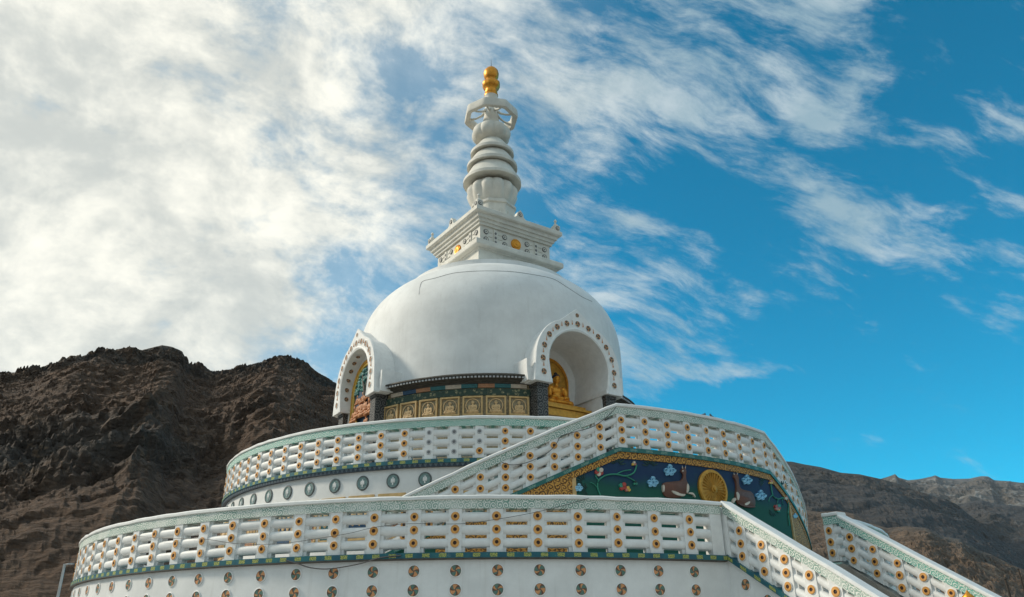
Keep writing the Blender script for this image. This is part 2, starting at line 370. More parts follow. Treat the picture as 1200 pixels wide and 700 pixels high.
def mountain(name, ridge, dist, near, material, amp, wave, seed, label=None, M=120, N=420, back=.35, base=GROUND-6, rot=.6, edge=.1, power=.85, blocky=.5):
    """ridge: skyline points; each becomes a point of the crest at its own distance from the forecourt."""
    xs = np.array([p[0] for p in ridge], float); ys = np.array([p[1] for p in ridge], float)
    px = np.linspace(xs[0], xs[-1], N); py = np.interp(px, xs, ys)
    az = []; el = []
    for a, b in zip(px, py):
        d = ray(a, b); az.append(math.atan2(d.x, d.y)); el.append(math.asin(d.z))
    az = np.array(az); el = np.array(el)
    dd = dist*(1+.10*np.sin(az*7+seed)+.06*np.sin(az*17+seed*2))
    H = dd*np.tan(el)
    t = np.concatenate([-np.linspace(back, 0, M//5, endpoint=False), np.linspace(0, 1, M)**1.15])
    tt, _ = np.meshgrid(t, az, indexing='ij'); A = np.broadcast_to(az, tt.shape); DD = np.broadcast_to(dd, tt.shape); HH = np.broadcast_to(H, tt.shape)
    r = np.where(tt < 0, DD*(1-tt), DD+(near-DD)*tt)
    z = np.where(tt < 0, base+(HH-base)*(1-(-tt/back))**1.2, base+(HH-base)*(1-tt)**power)
    X = r*np.sin(A); Y = r*np.cos(A)-DIST
    u = (X*cos(rot)+z*sin(rot))/wave; v = (-X*sin(rot)+z*cos(rot)+Y*.35)/wave
    n1 = fbm(u*.8, v*2.2, seed, 7, True, .6)-.55; n2 = fbm(X/wave*.5, Y/wave*.5+z/wave*.3, seed+5, 5)-.5
    g2 = fbm(A*dist/(wave*1.3)+tt*.8, tt*1.2, seed+9, 4, True)-.55
    wx = u*3+.6*fbm(u*2, v*2, seed+3, 3); wy = v*5+.6*fbm(u*2+7, v*2, seed+4, 3)
    c1, e1_ = cells(wx, wy, seed+20); c2, e2_ = cells(wx*2.7, wy*2.7, seed+30); c3, e3_ = cells(wx*6.5, wy*6.5, seed+40)
    rocky = np.clip(1.15-tt*.85+(fbm(X/wave*.35, z/wave*.35, seed+50, 4)-.5)*2.4, .28, 1)
    blocks = ((c1-.5)*.55*np.clip(e1_*6, 0, 1)+(c2-.5)*.42*np.clip(e2_*6, 0, 1)+(c3-.5)*.24*np.clip(e3_*5, 0, 1))*rocky
    fade = np.clip(np.abs(tt)/edge, .0, 1)**1.3+.03
    disp = (n1*(.35+.75*rocky)+n2*1.1+g2*.55+blocks*blocky)*amp*fade*np.clip((1-np.abs(tt))*4, 0, 1)
    z = z+disp*.75; r2 = r-disp*.8
    X = r2*np.sin(A); Y = r2*np.cos(A)-DIST
    vs = np.stack([X, Y, z], -1).reshape(-1, 3); nr, nc = tt.shape
    idx = np.arange(nr*nc).reshape(nr, nc)
    f = np.stack([idx[:-1, :-1], idx[:-1, 1:], idx[1:, 1:], idx[1:, :-1]], -1).reshape(-1, 4)
    me = bpy.data.meshes.new(name); me.from_pydata(vs.tolist(), [], f.tolist()); me.materials.append(MAT[material])
    at_ = me.attributes.new('scree', 'FLOAT', 'POINT'); at_.data.foreach_set('value', (1-rocky).reshape(-1))
    bm = bmesh.new(); bm.from_mesh(me); bmesh.ops.recalc_face_normals(bm, faces=bm.faces); bm.to_mesh(me); bm.free()
    return struct(name, me)
mountain('mountain_ridge', [(-420, 520), (-300, 470), (-180, 452), (-60, 442), (0, 438), (44, 434), (82, 422), (128, 414.5), (168, 410), (190, 404.5), (202, 407), (213, 412), (222, 427), (248, 436.5), (275, 433), (301, 425.5), (326, 422), (354, 427.5), (372, 443), (392, 454), (430, 468), (500, 500), (600, 540), (720, 600)],
         330, 75, 'rock_brown', 8, 26, 3, M=280, N=900, rot=.85, blocky=1.05, edge=.10, power=.85)
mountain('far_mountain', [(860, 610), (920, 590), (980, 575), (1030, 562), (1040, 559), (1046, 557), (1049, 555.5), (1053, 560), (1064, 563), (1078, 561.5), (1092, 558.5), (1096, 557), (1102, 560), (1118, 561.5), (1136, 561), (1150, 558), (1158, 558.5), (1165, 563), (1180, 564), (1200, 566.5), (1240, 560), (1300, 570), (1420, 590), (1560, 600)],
         4000, 2000, 'rock_far_hazed', 58, 330, 21, M=110, N=420, edge=.10)
mountain('grey_mountain', [(1040, 650), (1090, 615), (1124, 593), (1136, 588), (1150, 586.5), (1164, 590), (1200, 594), (1260, 600), (1340, 590), (1460, 600)],
         2300, 900, 'rock_grey', 24, 240, 33, M=90, N=260, edge=.10)
mountain('dark_ridge', [(700, 600), (780, 572), (860, 550), (900, 540), (928, 541), (942, 544), (962, 547.5), (985, 554), (1008, 556), (1028, 560.5), (1050, 566), (1076, 576), (1100, 585), (1124, 594), (1160, 622), (1210, 660), (1270, 700)],
         1500, 420, 'rock_grey', 20, 150, 41, M=110, N=360, edge=.08)
mountain('brown_hill', [(800, 640), (880, 606), (930, 596), (960, 600), (985, 599), (1000, 602), (1018, 612), (1040, 619), (1062, 617), (1085, 619), (1105, 629), (1125, 632), (1145, 644), (1162, 650), (1185, 662), (1200, 668), (1250, 690), (1330, 716)],
         150, 58, 'rock_near', 1.9, 8, 55, M=130, N=420, edge=.08)
b = MB(); n = 72
rings = [(0, GROUND), (44, GROUND), (52, GROUND-.6), (110, GROUND-5), (600, GROUND-5), (4000, GROUND-5), (7900, GROUND-5)]
b.lathe(rings[1:], n); b.face([pol(44, 360*k/n, GROUND) for k in range(n)])
struct('ground', b.mesh('ground', 'gravel'))
b = MB(); b.lathe([(14.7, GROUND+.004), (24, GROUND+.004)], 96); struct('pavement', b.mesh('pavement', 'stone_floor'))

# ------------------------------------------------------------------ shared ornaments (face -y, back at y = 0)
def disc_mesh(name, rings, mats, n=20):
    """rings: (radius, proud, material index) from outside in; a turned boss."""
    b = MB(); r0, y0, _ = rings[0]
    circ = lambda r, y: [(r*cos(2*pi*k/n), -y, r*sin(2*pi*k/n)) for k in range(n)]
    prev = circ(r0, 0)
    for r, y, m in rings:
        cur = circ(r, y); b.grid([prev, cur], m, closed=True); prev = cur
    b.face(prev, rings[-1][2]); return b.mesh(name, mats, 30)
ROUNDEL = disc_mesh('roundel', [(.116, .012, 0), (.108, .026, 0), (.100, .026, 1), (.094, .038, 1), (.046, .038, 1), (.038, .022, 2), (.026, .020, 2), (.018, .026, 2), (.008, .030, 2)], ['white_paint', 'ochre', 'dark_brown'])
BARE = disc_mesh('roundel_bare', [(.085, .012, 0), (.075, .020, 0), (.05, .012, 0), (.045, .012, 1), (.02, .016, 1)], ['bare_plaster', 'grey_roundel'])
GREY = disc_mesh('roundel_grey', [(.105, .02, 1), (.098, .035, 1), (.074, .035, 1), (.070, .02, 0), (.036, .02, 0), (.034, .02, 1), (.012, .03, 1)], ['spire_white', 'grey_roundel'], 16)
GOLDM = disc_mesh('gold_medallion', [(.27, .03, 0), (.25, .06, 0), (.20, .045, 0), (.16, .075, 0), (.06, .08, 0), (.05, .10, 0)], ['gold'], 24)
def pinwheel(name, R, mats, petals=6):
    b = MB(); n = 24
    c = lambda r, y, off=0: [(r*cos(2*pi*(k+off)/n), -y, r*sin(2*pi*(k+off)/n)) for k in range(n)]
    a0, a1, a2 = c(R*1.18, 0), c(R*1.16, .018), c(R*1.02, .024); b.grid([a0, a1], 0, closed=True); b.grid([a1, a2], 0, closed=True)
    a3, a4 = c(R, .012), c(R*.93, .012); b.grid([a2, a3], 0, closed=True); b.grid([a3, a4], 1, closed=True)
    prev = a4
    for r, off in ((R*.66, .7), (R*.38, 1.6), (R*.16, 2.8)):
        cur = c(r, .014, off)
        for k in range(n):
            b.face([prev[k], prev[(k+1) % n], cur[(k+1) % n], cur[k]], 2+(k//(n//(petals*2))) % 4 % 3)
        prev = cur
    b.face(prev, 1); return b.mesh(name, mats, 30)
PINS = [pinwheel('wall_roundel', .125, ['white_paint', 'pin_brown', 'pin_orange', 'pin_green', 'pin_brown']), pinwheel('wall_roundel', .125, ['white_paint', 'pin_brown', 'pin_green', 'pin_orange', 'pin_brown'])]
ARCHPIN = pinwheel('arch_roundel', .118, ['white_paint', 'pin_orange', 'pin_brown', 'pin_orange', 'pin_green'])
def flower_medallion():
    b = MB(); n = 28; c = lambda r, y: [(r*cos(2*pi*k/n), -y, r*1.08*sin(2*pi*k/n)) for k in range(n)]
    prev = c(.205, 0)
    for r, y, m in ((.20, .03, 0), (.165, .035, 0), (.15, .018, 1), (.12, .018, 1)):
        cur = c(r, y); b.grid([prev, cur], m, closed=True); prev = cur
    b.face(prev, 1)
    for k, (x, z, w, h) in enumerate(((0, .02, .028, .10), (-.045, .01, .02, .07), (.045, .01, .02, .07), (0, -.09, .022, .03))): b.ell((x, -.02, z), (w, .022, h), 8, 5, 2)
    return b.mesh('flower_medallion', ['med_ring', 'med_teal', 'white_paint'], 40)
FLOWER = flower_medallion()
def pendant():
    b = MB(); b.tube([(0, -.012, .12), (0, -.018, 0), (0, -.02, -.05), (0, -.012, -.075)], [.004, .014, .024, .008], 6); return b.mesh('pendant', 'pin_orange', 50)
PEND = pendant()

# ------------------------------------------------------------------ swept parapets
CAPSEC = [(-.02, -.10), (.0, -.085), (.0, -.03), (-.03, .0), (-.37, .0), (-.40, -.03), (-.40, -.085), (-.38, -.10)]
BEAMSEC = [(-.04, -.31), (-.04, -.101), (-.36, -.101), (-.36, -.31)]
POSTSEC = [(-.055, -1.279), (-.055, -.311), (-.345, -.311), (-.345, -1.279)]
BANDSEC = [(.0, -1.40), (.0, -1.28), (-.40, -1.28), (-.40, -1.40)]
BACKSEC = [(-.19, -1.279), (-.19, -.311), (-.21, -.311), (-.21, -1.279)]
def railsec(dz, h=.112, d=.125):
    q = lambda v: math.copysign(abs(v)**.72, v)
    return [(-.195+d*q(cos(2*pi*k/16)), dz+h*q(sin(2*pi*k/16))) for k in range(16)]
DISC_DZ = (-.48, -.775, -1.07)
class ArcPath:
    def __init__(s, R, ztop, slope=0): s.R = R; s.z = ztop; s.sl = slope     # slope: metres per degree
    def pt(s, a, off, dz): return pol(s.R+off, a, s.z+s.sl*a+dz)
    def m(s, a): return rad(a)*s.R
    def at(s, a): return Matrix.Translation((0, 0, s.sl*a)) @ RZ(a)
    def deg(s, metres): return math.degrees(metres/s.R)
    def disc(s, a, dz, off=-.055): p = s.pt(a, off, dz); return Matrix.Translation(p) @ RZ(a)
class LinePath:
    def __init__(s, origin, face_phi, dirv, ztop, slope): s.o = Vector(origin); s.fp = face_phi; s.d = Vector(dirv); s.z = ztop; s.sl = slope; s.n = pol(1, face_phi, 0)
    def pt(s, a, off, dz): p = s.o+s.d*a+s.n*off; return Vector((p.x, p.y, s.z+s.sl*a+dz))
    def m(s, a): return a
    def at(s, a): v = s.d*a; return Matrix.Translation((v.x, v.y, s.sl*a))
    def deg(s, metres): return metres
    def disc(s, a, dz, off=-.055): return Matrix.Translation(s.pt(a, off, dz)) @ RZ(s.fp)
def sweep(path, a0, a1, n, sec, mi=0, b=None, jit=0):
    b = b or MB(); rows = []; uvs = []
    L = [0]
    for i in range(len(sec)): q, w = sec[i], sec[(i+1) % len(sec)]; L.append(L[-1]+math.dist(q, w))
    for k in range(n+1):
        a = a0+(a1-a0)*k/n; jo, jz = random.gauss(0, jit), random.gauss(0, jit); rows.append([path.pt(a, o+jo, z+(jz if z > -.09 else 0)) for o, z in sec]); uvs.append([(path.m(a), z) for o, z in sec])
    b.grid(rows, mi, uvs, closed=True); b.face(rows[0][::-1], mi, [(path.m(a0), z) for o, z in sec][::-1]); b.face(rows[-1], mi, [(path.m(a1), z) for o, z in sec]); return b
def nseg(path, a0, a1): return max(1, int(abs(path.m(a1)-path.m(a0))/.35)) if isinstance(path, ArcPath) else 1
def parapet_run(parent, path, posts, a0, a1, frieze='scroll_frieze', band='teal_band', post_w=.30, bare=(), band_on=True):
    """coping, painted beam, footing band, one post per station with three roundels, three round rails per bay"""
    n = nseg(path, a0, a1)
    add('coping', sweep(path, a0, a1, max(n, 8), CAPSEC, jit=.006).mesh('coping', 'white_paint', 30), parent)
    add('scroll_beam', sweep(path, a0, a1, n, BEAMSEC).mesh('scroll_beam', frieze, 30), parent)
    if band_on: add('footing_band', sweep(path, a0, a1, n, BANDSEC).mesh('footing_band', band, 30), parent)
    hw = path.deg(post_w/2)
    web = path.deg(post_w/2+.075)
    pm = sweep(path, -web, web, 1, [(-.115, -1.279), (-.115, -.311), (-.285, -.311), (-.285, -1.279)], b=sweep(path, -hw, hw, 1, POSTSEC)).mesh('post', 'white_paint', weld=False)
    cache = {}
    edges = [a0]+[x for p in posts for x in (p-hw, p+hw)]+[a1]
    for j, p in enumerate(posts):
        po = add('post', pm, parent, path.at(p))
        for i, dz in enumerate(DISC_DZ):
            isb = (j, i) in bare
            add('roundel', BARE if isb else ROUNDEL, po, path.disc(p, dz+random.gauss(0, .006)) @ Matrix.Rotation(random.random()*6, 4, 'Y') @ Matrix.Rotation(random.gauss(0, .05), 4, 'X') @ Matrix.Scale(random.uniform(.88, .98), 4))
    for q in range(0, len(edges), 2):
        s0, s1 = edges[q], edges[q+1]
        if path.m(s1)-path.m(s0) < .06: continue
        w = round(s1-s0, 4)
        for i, dz in enumerate(DISC_DZ):
            if (w, i) not in cache:
                bb = sweep(path, -w/2, w/2, 3, railsec(dz))
                cache[(w, i)] = bb.mesh('rail', 'white_paint', 50)
            add('rail', cache[(w, i)], parent, path.at((s0+s1)/2))
# lower terrace parapet, both sides of the front steps
O1, S1 = math.degrees(-.8232), math.degrees(.0641)
A1L, A1R = 22.6, 2*PC-22.6
arc1 = ArcPath(R1, Z1)
lp = thing('terrace_parapet', 'long white parapet with gold roundels on the lower drum, ending at the steps', 'parapet', (0, -R1, Z1-1.4))
posts = [O1+S1*k for k in range(-14, 19)]
parapet_run(lp, arc1, [p for p in posts if p > -100], -104, A1L)
sweep_end = sweep(arc1, A1L-1.3, A1L, 1, POSTSEC).mesh('end_post', 'white_paint'); add('end_post', sweep_end, lp)
lp2 = thing('terrace_parapet', 'teal topped curve of parapet behind the far side of the lower steps', 'parapet', (pol(R1, 60, 0).x, pol(R1, 60, 0).y, Z1-1.4))
parapet_run(lp2, arc1, [A1R+2.2+S1*k for k in range(0, 18)], A1R, A1R+66, frieze='scroll_teal')
# upper terrace parapet
O2, S2 = math.degrees(-.8962), math.degrees(.0722)
arc2 = ArcPath(R2, Z2)
up = thing('terrace_parapet', 'white parapet around the upper drum with some roundels missing their gold', 'parapet', (0, -R2, Z2-1.4))
pk = list(range(-14, 17)); bare = {(10+14, i) for i in range(3)} | {(11+14, i) for i in range(3)} | {(12+14, 0), (12+14, 1)}
parapet_run(up, arc2, [O2+S2*k for k in pk], O2+S2*-14.6, O2+S2*16.6, frieze='scroll_teal', post_w=.265, bare=bare)
parapet_run(up, arc2, [2*PC-(O2+S2*k) for k in (16, 15, 14, 13, 12, 11, 10)], 2*PC-(O2+S2*16.6), 2*PC-(O2+S2*9.6), frieze='scroll_teal', post_w=.265)
# upper stair parapet: climbs from the lower terrace, runs level over the mural, drops again
FA0, FA1 = PC-14.75, PC+14.75; SL = .0950; DROP = 31.5
usp = thing('stair_parapet', 'white parapet climbing over the deer mural, level in the middle and sloping at both ends', 'parapet', (pol(R3, PC, 0).x, pol(R3, PC, 0).y, Z2-1.4))
flat = ArcPath(R3, Z2)
parapet_run(usp, flat, [17.55+3.54*k for k in range(9)], FA0, FA1, band='green_band', post_w=.25)
upL = ArcPath(R3, Z2-SL*FA0, SL); parapet_run(usp, upL, [FA0-2.55-3.12*k for k in range(9)][::-1], FA0-DROP, FA0, band='green_band', post_w=.25)
upR = ArcPath(R3, Z2+SL*FA1, -SL); parapet_run(usp, upR, [FA1+2.55+3.12*k for k in range(9)], FA1, FA1+DROP, band='green_band', post_w=.25)
# lower stair parapets: straight, running out from the drum
nv = pol(1, PC, 0); uv_ = pol(1, PC+90, 0); HWID = 2.33; SL1 = -.634
start = 14.66
RUN = (Z1-1.4-GROUND)/.634
nl = LinePath(nv*start-uv_*HWID, PC-90, nv, Z1+.02, SL1)
nsp = thing('stair_parapet', 'sloping parapet on the near side of the lower steps, scroll frieze faded grey', 'parapet', tuple(nv*20-uv_*HWID)[:2]+(GROUND,))
parapet_run(nsp, nl, [.46+.595*k for k in range(9)], 0, 5.6)
add('corner_pier', sweep(nl, -.12, .10, 1, [(-.05, -1.40), (-.05, -.2), (-.36, -.2), (-.36, -1.40)]).mesh('corner_pier', 'white_paint'), nsp)
fl = LinePath(nv*14.42+uv_*(HWID-.4), PC-90, nv, Z1+.06, SL1)
class FarPath(LinePath):
    def pt(s, a, off, dz):
        z = s.z+min(0, s.sl*(a-.42)) if a > .0 else s.z
        p = s.o+s.d*a+s.n*off; return Vector((p.x, p.y, z+dz))
fsp = thing('stair_parapet', 'sloping parapet on the far side of the lower steps with bright green scroll frieze', 'parapet', tuple(nv*20+uv_*HWID)[:2]+(GROUND,))
fl2 = LinePath(nv*14.80+uv_*(HWID-.4), PC-90, nv, Z1+.06, SL1)
parapet_run(fsp, fl2, [.36+.605*k for k in range(9)], .10, 5.8, frieze='scroll_teal', band_on=False, post_w=.26)
lev = LinePath(nv*14.42+uv_*(HWID-.4), PC-90, nv, Z1+.06, 0)
parapet_run(fsp, lev, [.14], .0, .50, frieze='scroll_teal', band_on=False, post_w=.26)

# ------------------------------------------------------------------ lower drum
lt = thing('lower_drum', 'wide white round drum with two rows of painted roundels under the long parapet', 'drum', (0, 0, GROUND))
def drum(R, z0, z1, holes=(), a0=0, a1=360, n=180):
    b = MB(); b.lathe([(R, z0), (R, z1)], n, a0=a0, a1=a1); return b
add('drum_wall', drum(R1-.09, GROUND, Z1-1.4).mesh('drum_wall', 'plaster', 30), lt)
b = MB(); b.lathe([(R2-.2, FL1), (R1-.4, FL1)], 120); add('terrace_floor', b.mesh('terrace_floor', 'stone_floor'), lt)
k = 0
for p in posts:
    if p < -90: continue
    for z in (Z1-1.67, Z1-2.075, Z1-2.48):
        add('wall_roundel', PINS[k % 2], lt, Matrix.Translation(pol(R1-.09, p+.1, z)) @ RZ(p) @ Matrix.Rotation(random.random()*6, 4, 'Y')); k += 1
b = MB(); b.lathe([(R1-.11, Z1-1.40), (R1+.012, Z1-1.402), (R1+.012, Z1-1.425), (R1-.09, Z1-1.435)], 160, a0=-105, a1=A1L); add('shadow_strip', b.mesh('shadow_strip', 'wood_dark', 30), lt)  # added dark strip standing in for the shadow line under the teal band

# ------------------------------------------------------------------ upper drum
ut = thing('upper_drum', 'white round upper drum with grey ringed flower medallions under a lotus band', 'drum', (0, 0, FL1))
add('drum_wall', drum(R2-.155, FL1, Z2-1.5).mesh('drum_wall', 'plaster', 30), ut)
b = MB(); b.lathe([(5.5, FL2), (R2-.4, FL2)], 120); add('terrace_floor', b.mesh('terrace_floor', 'stone_floor'), ut)
b = sweep(ArcPath(R2, Z2), -112, 180, 150, [(-.04, -1.50), (-.03, -1.401), (-.25, -1.401), (-.25, -1.50)]); add('lotus_band', b.mesh('lotus_band', 'lotus_band', 30), ut)
b = MB(); b.box((0, -.02, .0), (.43, .02, .05), 0); b.box((-.40, -.02, -.62), (.03, .02, .57)); b.box((.40, -.02, -.62), (.03, .02, .57)); b.box((0, -.02, -1.2), (.43, .02, .03))
FRAME = b.mesh('panel_frame', 'ochre_frame')
INS = []
for mm in ('teal_paint', 'rust_paint', 'navy_paint'):
    b = MB(); b.box((0, -.012, -.61), (.368, .012, .555), 0)
    for kx in range(3): b.ell((-.22+.22*kx, -.03, -.55), (.09, .03, .28), 8, 6, 1); b.ell((-.22+.22*kx, -.035, -.18), (.055, .03, .07), 8, 5, 1)
    INS.append(b.mesh('painted_panel', [mm, 'tan_relief'], 40))
for k in range(-8, 14):
    a = -10.55-5.44*k
    add('flower_medallion', FLOWER, ut, Matrix.Translation(pol(R2-.155, a, Z2-1.843)) @ RZ(a))
    if a < 14:
        fr = add('panel_frame', FRAME, ut, Matrix.Translation(pol(R2-.160, a-.05, 4.09)) @ RZ(a))
        add('painted_panel', INS[k % 3], fr, Matrix.Translation(pol(R2-.158, a-.05, 4.09)) @ RZ(a))

# ------------------------------------------------------------------ upper staircase with the painted relief wall
us = thing('upper_staircase', 'double staircase with dark blue deer and wheel mural on its curved wall', 'staircase', (pol(11.5, PC, 0).x, pol(11.5, PC, 0).y, FL1))
def ztop(a):
    if a < FA0: return Z2-SL*(FA0-a)
    if a > FA1: return Z2-SL*(a-FA1)
    return Z2
WR = R3-.07
b = MB(); rows = [[], []]; uvs = [[], []]
aa = [FA0-DROP+(2*(FA1-FA0)/2+2*DROP)*k/160 for k in range(161)]
for a in aa:
    zt = max(ztop(a)-1.395, FL1+.01)
    for i, z in enumerate((FL1, zt)): rows[i].append(pol(WR, a, z)); uvs[i].append((rad(a)*WR, z))
b.grid(rows, 0, uvs, flip=True)
mural = add('mural_wall', b.mesh('mural_wall', 'mural_paint', 30), us, label='curved wall painted dark blue above and green below')
def rel(a0, a1, zlo, zhi, d, n=60):
    """raised strip on the mural wall between two height functions"""
    b = MB(); A = [a0+(a1-a0)*k/n for k in range(n+1)]
    f0 = [pol(WR, a, zlo(a)) for a in A]; f1 = [pol(WR+d, a, zlo(a)) for a in A]; f2 = [pol(WR+d, a, zhi(a)) for a in A]; f3 = [pol(WR, a, zhi(a)) for a in A]
    uvr = lambda f: [(rad(a)*WR, p.z) for a, p in zip(A, f)]
    b.grid([f0, f1, f2, f3], 0, [uvr(f) for f in (f0, f1, f2, f3)]); b.face([f0[0], f1[0], f2[0], f3[0]]); b.face([f0[-1], f1[-1], f2[-1], f3[-1]]); return b
hb = lambda a: max(ztop(a)-1.397, FL1+.012)
add('gilded_border', rel(FA0-DROP+6, FA1+DROP-6, lambda a: max(hb(a)-.19, FL1+.004), hb, .035, 140).mesh('gilded_border', 'gold_scrollwork', 30), us)
ML, MR = PC-21.1, PC+21.1
add('gilded_spandrel', rel(FA0-DROP+8, ML, lambda a: FL1+.006, lambda a: max(hb(a)-.20, FL1+.012), .022).mesh('gilded_spandrel', 'gold_scrollwork', 30), us)
add('gilded_spandrel', rel(MR, FA1+DROP-8, lambda a: FL1+.006, lambda a: max(hb(a)-.20, FL1+.012), .022).mesh('gilded_spandrel', 'gold_scrollwork', 30), us)
for a in (ML, MR): add('gilded_stile', rel(a-.25, a+.25, lambda q: FL1+.008, lambda q: max(hb(q)-.195, FL1+.02), .05, 3).mesh('gilded_stile', 'ochre_frame', 30), us)
# steps and landing
for side in (-1, 1):
    ns = 18; edge = FA0 if side < 0 else FA1
    for k in range(ns):
        a0 = edge+side*(DROP-.5)*k/ns; a1 = edge+side*(DROP-.5)*(k+1)/ns; zt = FL2-(FL2-FL1)*(k+1)/(ns+1)
        lo, hi = min(a0, a1), max(a0, a1)
        add('step', sweep(ArcPath(0, 0), lo, hi, 2, [(R2-.14, FL1+.003), (R3-.41, FL1+.003), (R3-.41, zt), (R2-.14, zt)]).mesh('step', 'step_stone'), us)
add('landing', sweep(ArcPath(0, 0), FA0, FA1, 16, [(R2-.14, FL2-.25), (R3-.1, FL2-.25), (R3-.1, FL2-.006), (R2-.14, FL2-.006)]).mesh('landing', 'stone_floor'), us)
# relief figures: outlines on the wall, in (crop) pixels of the photograph, turned into bearing and height on the wall
def wall_pt(px, py, R=WR):
    d = ray(px, py); a = d.x**2+d.y**2; bq = EYE.y*d.y; q = max(bq*bq-a*(EYE.y**2-R*R), 0); t = (-bq-math.sqrt(q))/a; p = EYE+d*t
    return math.degrees(math.atan2(p.x, -p.y)), p.z
def c5(x, y): return wall_pt(720+x/5, 520+y/5)
def c8(x, y): return wall_pt(570+x/3.077, 460+y/3.077)
def smooth_loop(pts, it=2):
    for _ in range(it):
        out = []
        for i, p in enumerate(pts):
            q = pts[(i+1) % len(pts)]; out += [(p[0]*.75+q[0]*.25, p[1]*.75+q[1]*.25), (p[0]*.25+q[0]*.75, p[1]*.25+q[1]*.75)]
        pts = out
    return pts
def relief(b, pts, d, mi, base=0.0, it=2):
    """bevelled slab standing off the curved wall"""
    pts = smooth_loop(pts, it)
    cx = sum(p[0] for p in pts)/len(pts); cz = sum(p[1] for p in pts)/len(pts)
    lo = [pol(WR+base, *p) for p in pts]; mid = [pol(WR+d*.7, *p) for p in pts]
    hi = [pol(WR+d, cx+(p[0]-cx)*.93, cz+(p[1]-cz)*.93) for p in pts]
    b.grid([lo, mid, hi], mi, closed=True)
    import mathutils
    tri = mathutils.geometry.tessellate_polygon([[Vector((p[0]*.22, p[1], 0)) for p in pts]])
    for t in tri: b.face([hi[i] for i in t], mi)
deer1 = [(277, 246), (282, 230), (330, 225), (372, 222), (388, 214), (396, 196), (395, 178), (386, 170), (383, 160), (390, 152), (396, 136), (401, 150), (408, 138), (411, 150), (416, 162), (412, 190), (416, 218), (426, 238), (431, 264), (424, 288), (407, 304), (385, 316), (352, 320), (305, 318), (286, 304), (278, 278)]
deer2 = [(690, 196), (694, 187), (692, 178), (701, 184), (707, 176), (712, 186), (718, 196), (717, 230), (725, 260), (742, 274), (775, 280), (800, 288), (815, 318), (820, 366), (792, 376), (742, 362), (716, 356), (702, 322), (704, 290), (708, 260), (703, 222), (695, 206)]
b = MB(); relief(b, [c5(*p) for p in deer1], .07, 0, it=1)
relief(b, [c5(*p) for p in [(275, 250), (281, 240), (286, 252), (286, 276), (281, 290), (277, 274)]], .08, 1)
relief(b, [c5(*p) for p in [(322, 276), (345, 280), (382, 298), (410, 298), (404, 312), (370, 310), (335, 296)]], .085, 1)
relief(b, [c5(*p) for p in [(416, 232), (426, 240), (430, 266), (424, 288), (412, 298), (414, 268)]], .08, 1)
relief(b, [c5(*p) for p in [(424, 289), (446, 286), (460, 293), (471, 316), (466, 318), (454, 299), (430, 297)]], .06, 1)
relief(b, [c5(*p) for p in [(386, 160), (394, 158), (396, 166), (388, 168)]], .085, 1)
for x in (393, 408): b.tube([pol(WR+.05, *c5(x, 150)), pol(WR+.06, *c5(x+(2 if x > 400 else -3), 132))], [.018, .006], 5, 1)
add('deer_relief', b.mesh('deer_relief', ['deer_brown', 'cream_paint'], 50), mural, label='brown deer lying with foreleg stretched towards the wheel')
b = MB(); relief(b, [c5(*p) for p in deer2], .07, 0, it=1)
relief(b, [c5(*p) for p in [(704, 284), (712, 286), (722, 302), (720, 326), (712, 340), (705, 316)]], .085, 1)
relief(b, [c5(*p) for p in [(748, 356), (770, 344), (784, 338), (780, 352), (766, 364), (752, 364)]], .085, 1)
relief(b, [c5(*p) for p in [(688, 325), (702, 316), (708, 330), (698, 338), (690, 352), (684, 345)]], .06, 1)
relief(b, [c5(*p) for p in [(708, 350), (740, 352), (780, 366), (818, 366), (818, 376), (770, 378), (722, 362)]], .08, 0)
for x in (694, 710): b.tube([pol(WR+.05, *c5(x, 186)), pol(WR+.06, *c5(x+(3 if x > 700 else -3), 172))], [.018, .006], 5, 1)
add('deer_relief', b.mesh('deer_relief', ['deer_brown', 'cream_paint'], 50), mural, label='brown deer lying with legs folded and neck upright')
# dharma wheel
b = MB(); wa, wz, wr = 31.75, 4.12, .575
def wp(r, t, d): return pol(WR+d, wa+math.degrees(r*cos(t)/WR), wz+r*sin(t))
n = 48
ringsw = [(wr, 0), (wr, .07), (wr*.95, .10), (wr*.84, .10), (wr*.80, .05), (0.001, .045)]
b.grid([[wp(r, 2*pi*k/n, d) for k in range(n)] for r, d in ringsw], 0, closed=True)
for k in range(28):
    t = 2*pi*k/28; b.tube([wp(wr*.16, t, .07), wp(wr*.5, t, .075), wp(wr*.83, t, .075)], [.010, .016, .022], 5)
b.grid([[wp(r, 2*pi*k/16, d) for k in range(16)] for r, d in ((wr*.2, .05), (wr*.19, .10), (wr*.12, .11), (wr*.10, .15), (.001, .16))], 0, closed=True)
add('wheel_relief', b.mesh('wheel_relief', 'gold_paint', 40), mural, label='gilded wheel with many radiating spokes')
def cloud_relief(cx, cy, s, f=c5):
    b = MB()
    for x, y, r in ((0, -.55, .42), (-.55, -.05, .42), (.55, -.05, .42), (0, .1, .5), (-.35, .5, .33), (.35, .5, .33)):
        pts = [f(cx+s*(x+r*cos(q)), cy+s*(y+r*sin(q))) for q in [2*pi*k/10 for k in range(10)]]
        relief(b, pts, .03+.006*(x > 0)+.004*(y > 0), 1, it=1)
        path = [pol(WR+.042, *f(cx+s*(x+r*(1-.7*k/16)*cos(k*.62+y*4)), cy+s*(y+r*(1-.7*k/16)*sin(k*.62+y*4)))) for k in range(17)]
        b.tube(path, .017, 5, 0)
    return b.mesh('cloud_relief', ['sky_blue_paint', 'mid_blue_paint'], 50)
for x, y, s in ((320, 160, 36), (221, 228, 34), (770, 215, 31), (852, 306, 33), (1052, 425, 14)): add('cloud_relief', cloud_relief(x, y, s), mural)
add('cloud_relief', cloud_relief(332, 345, 15, c8), mural)
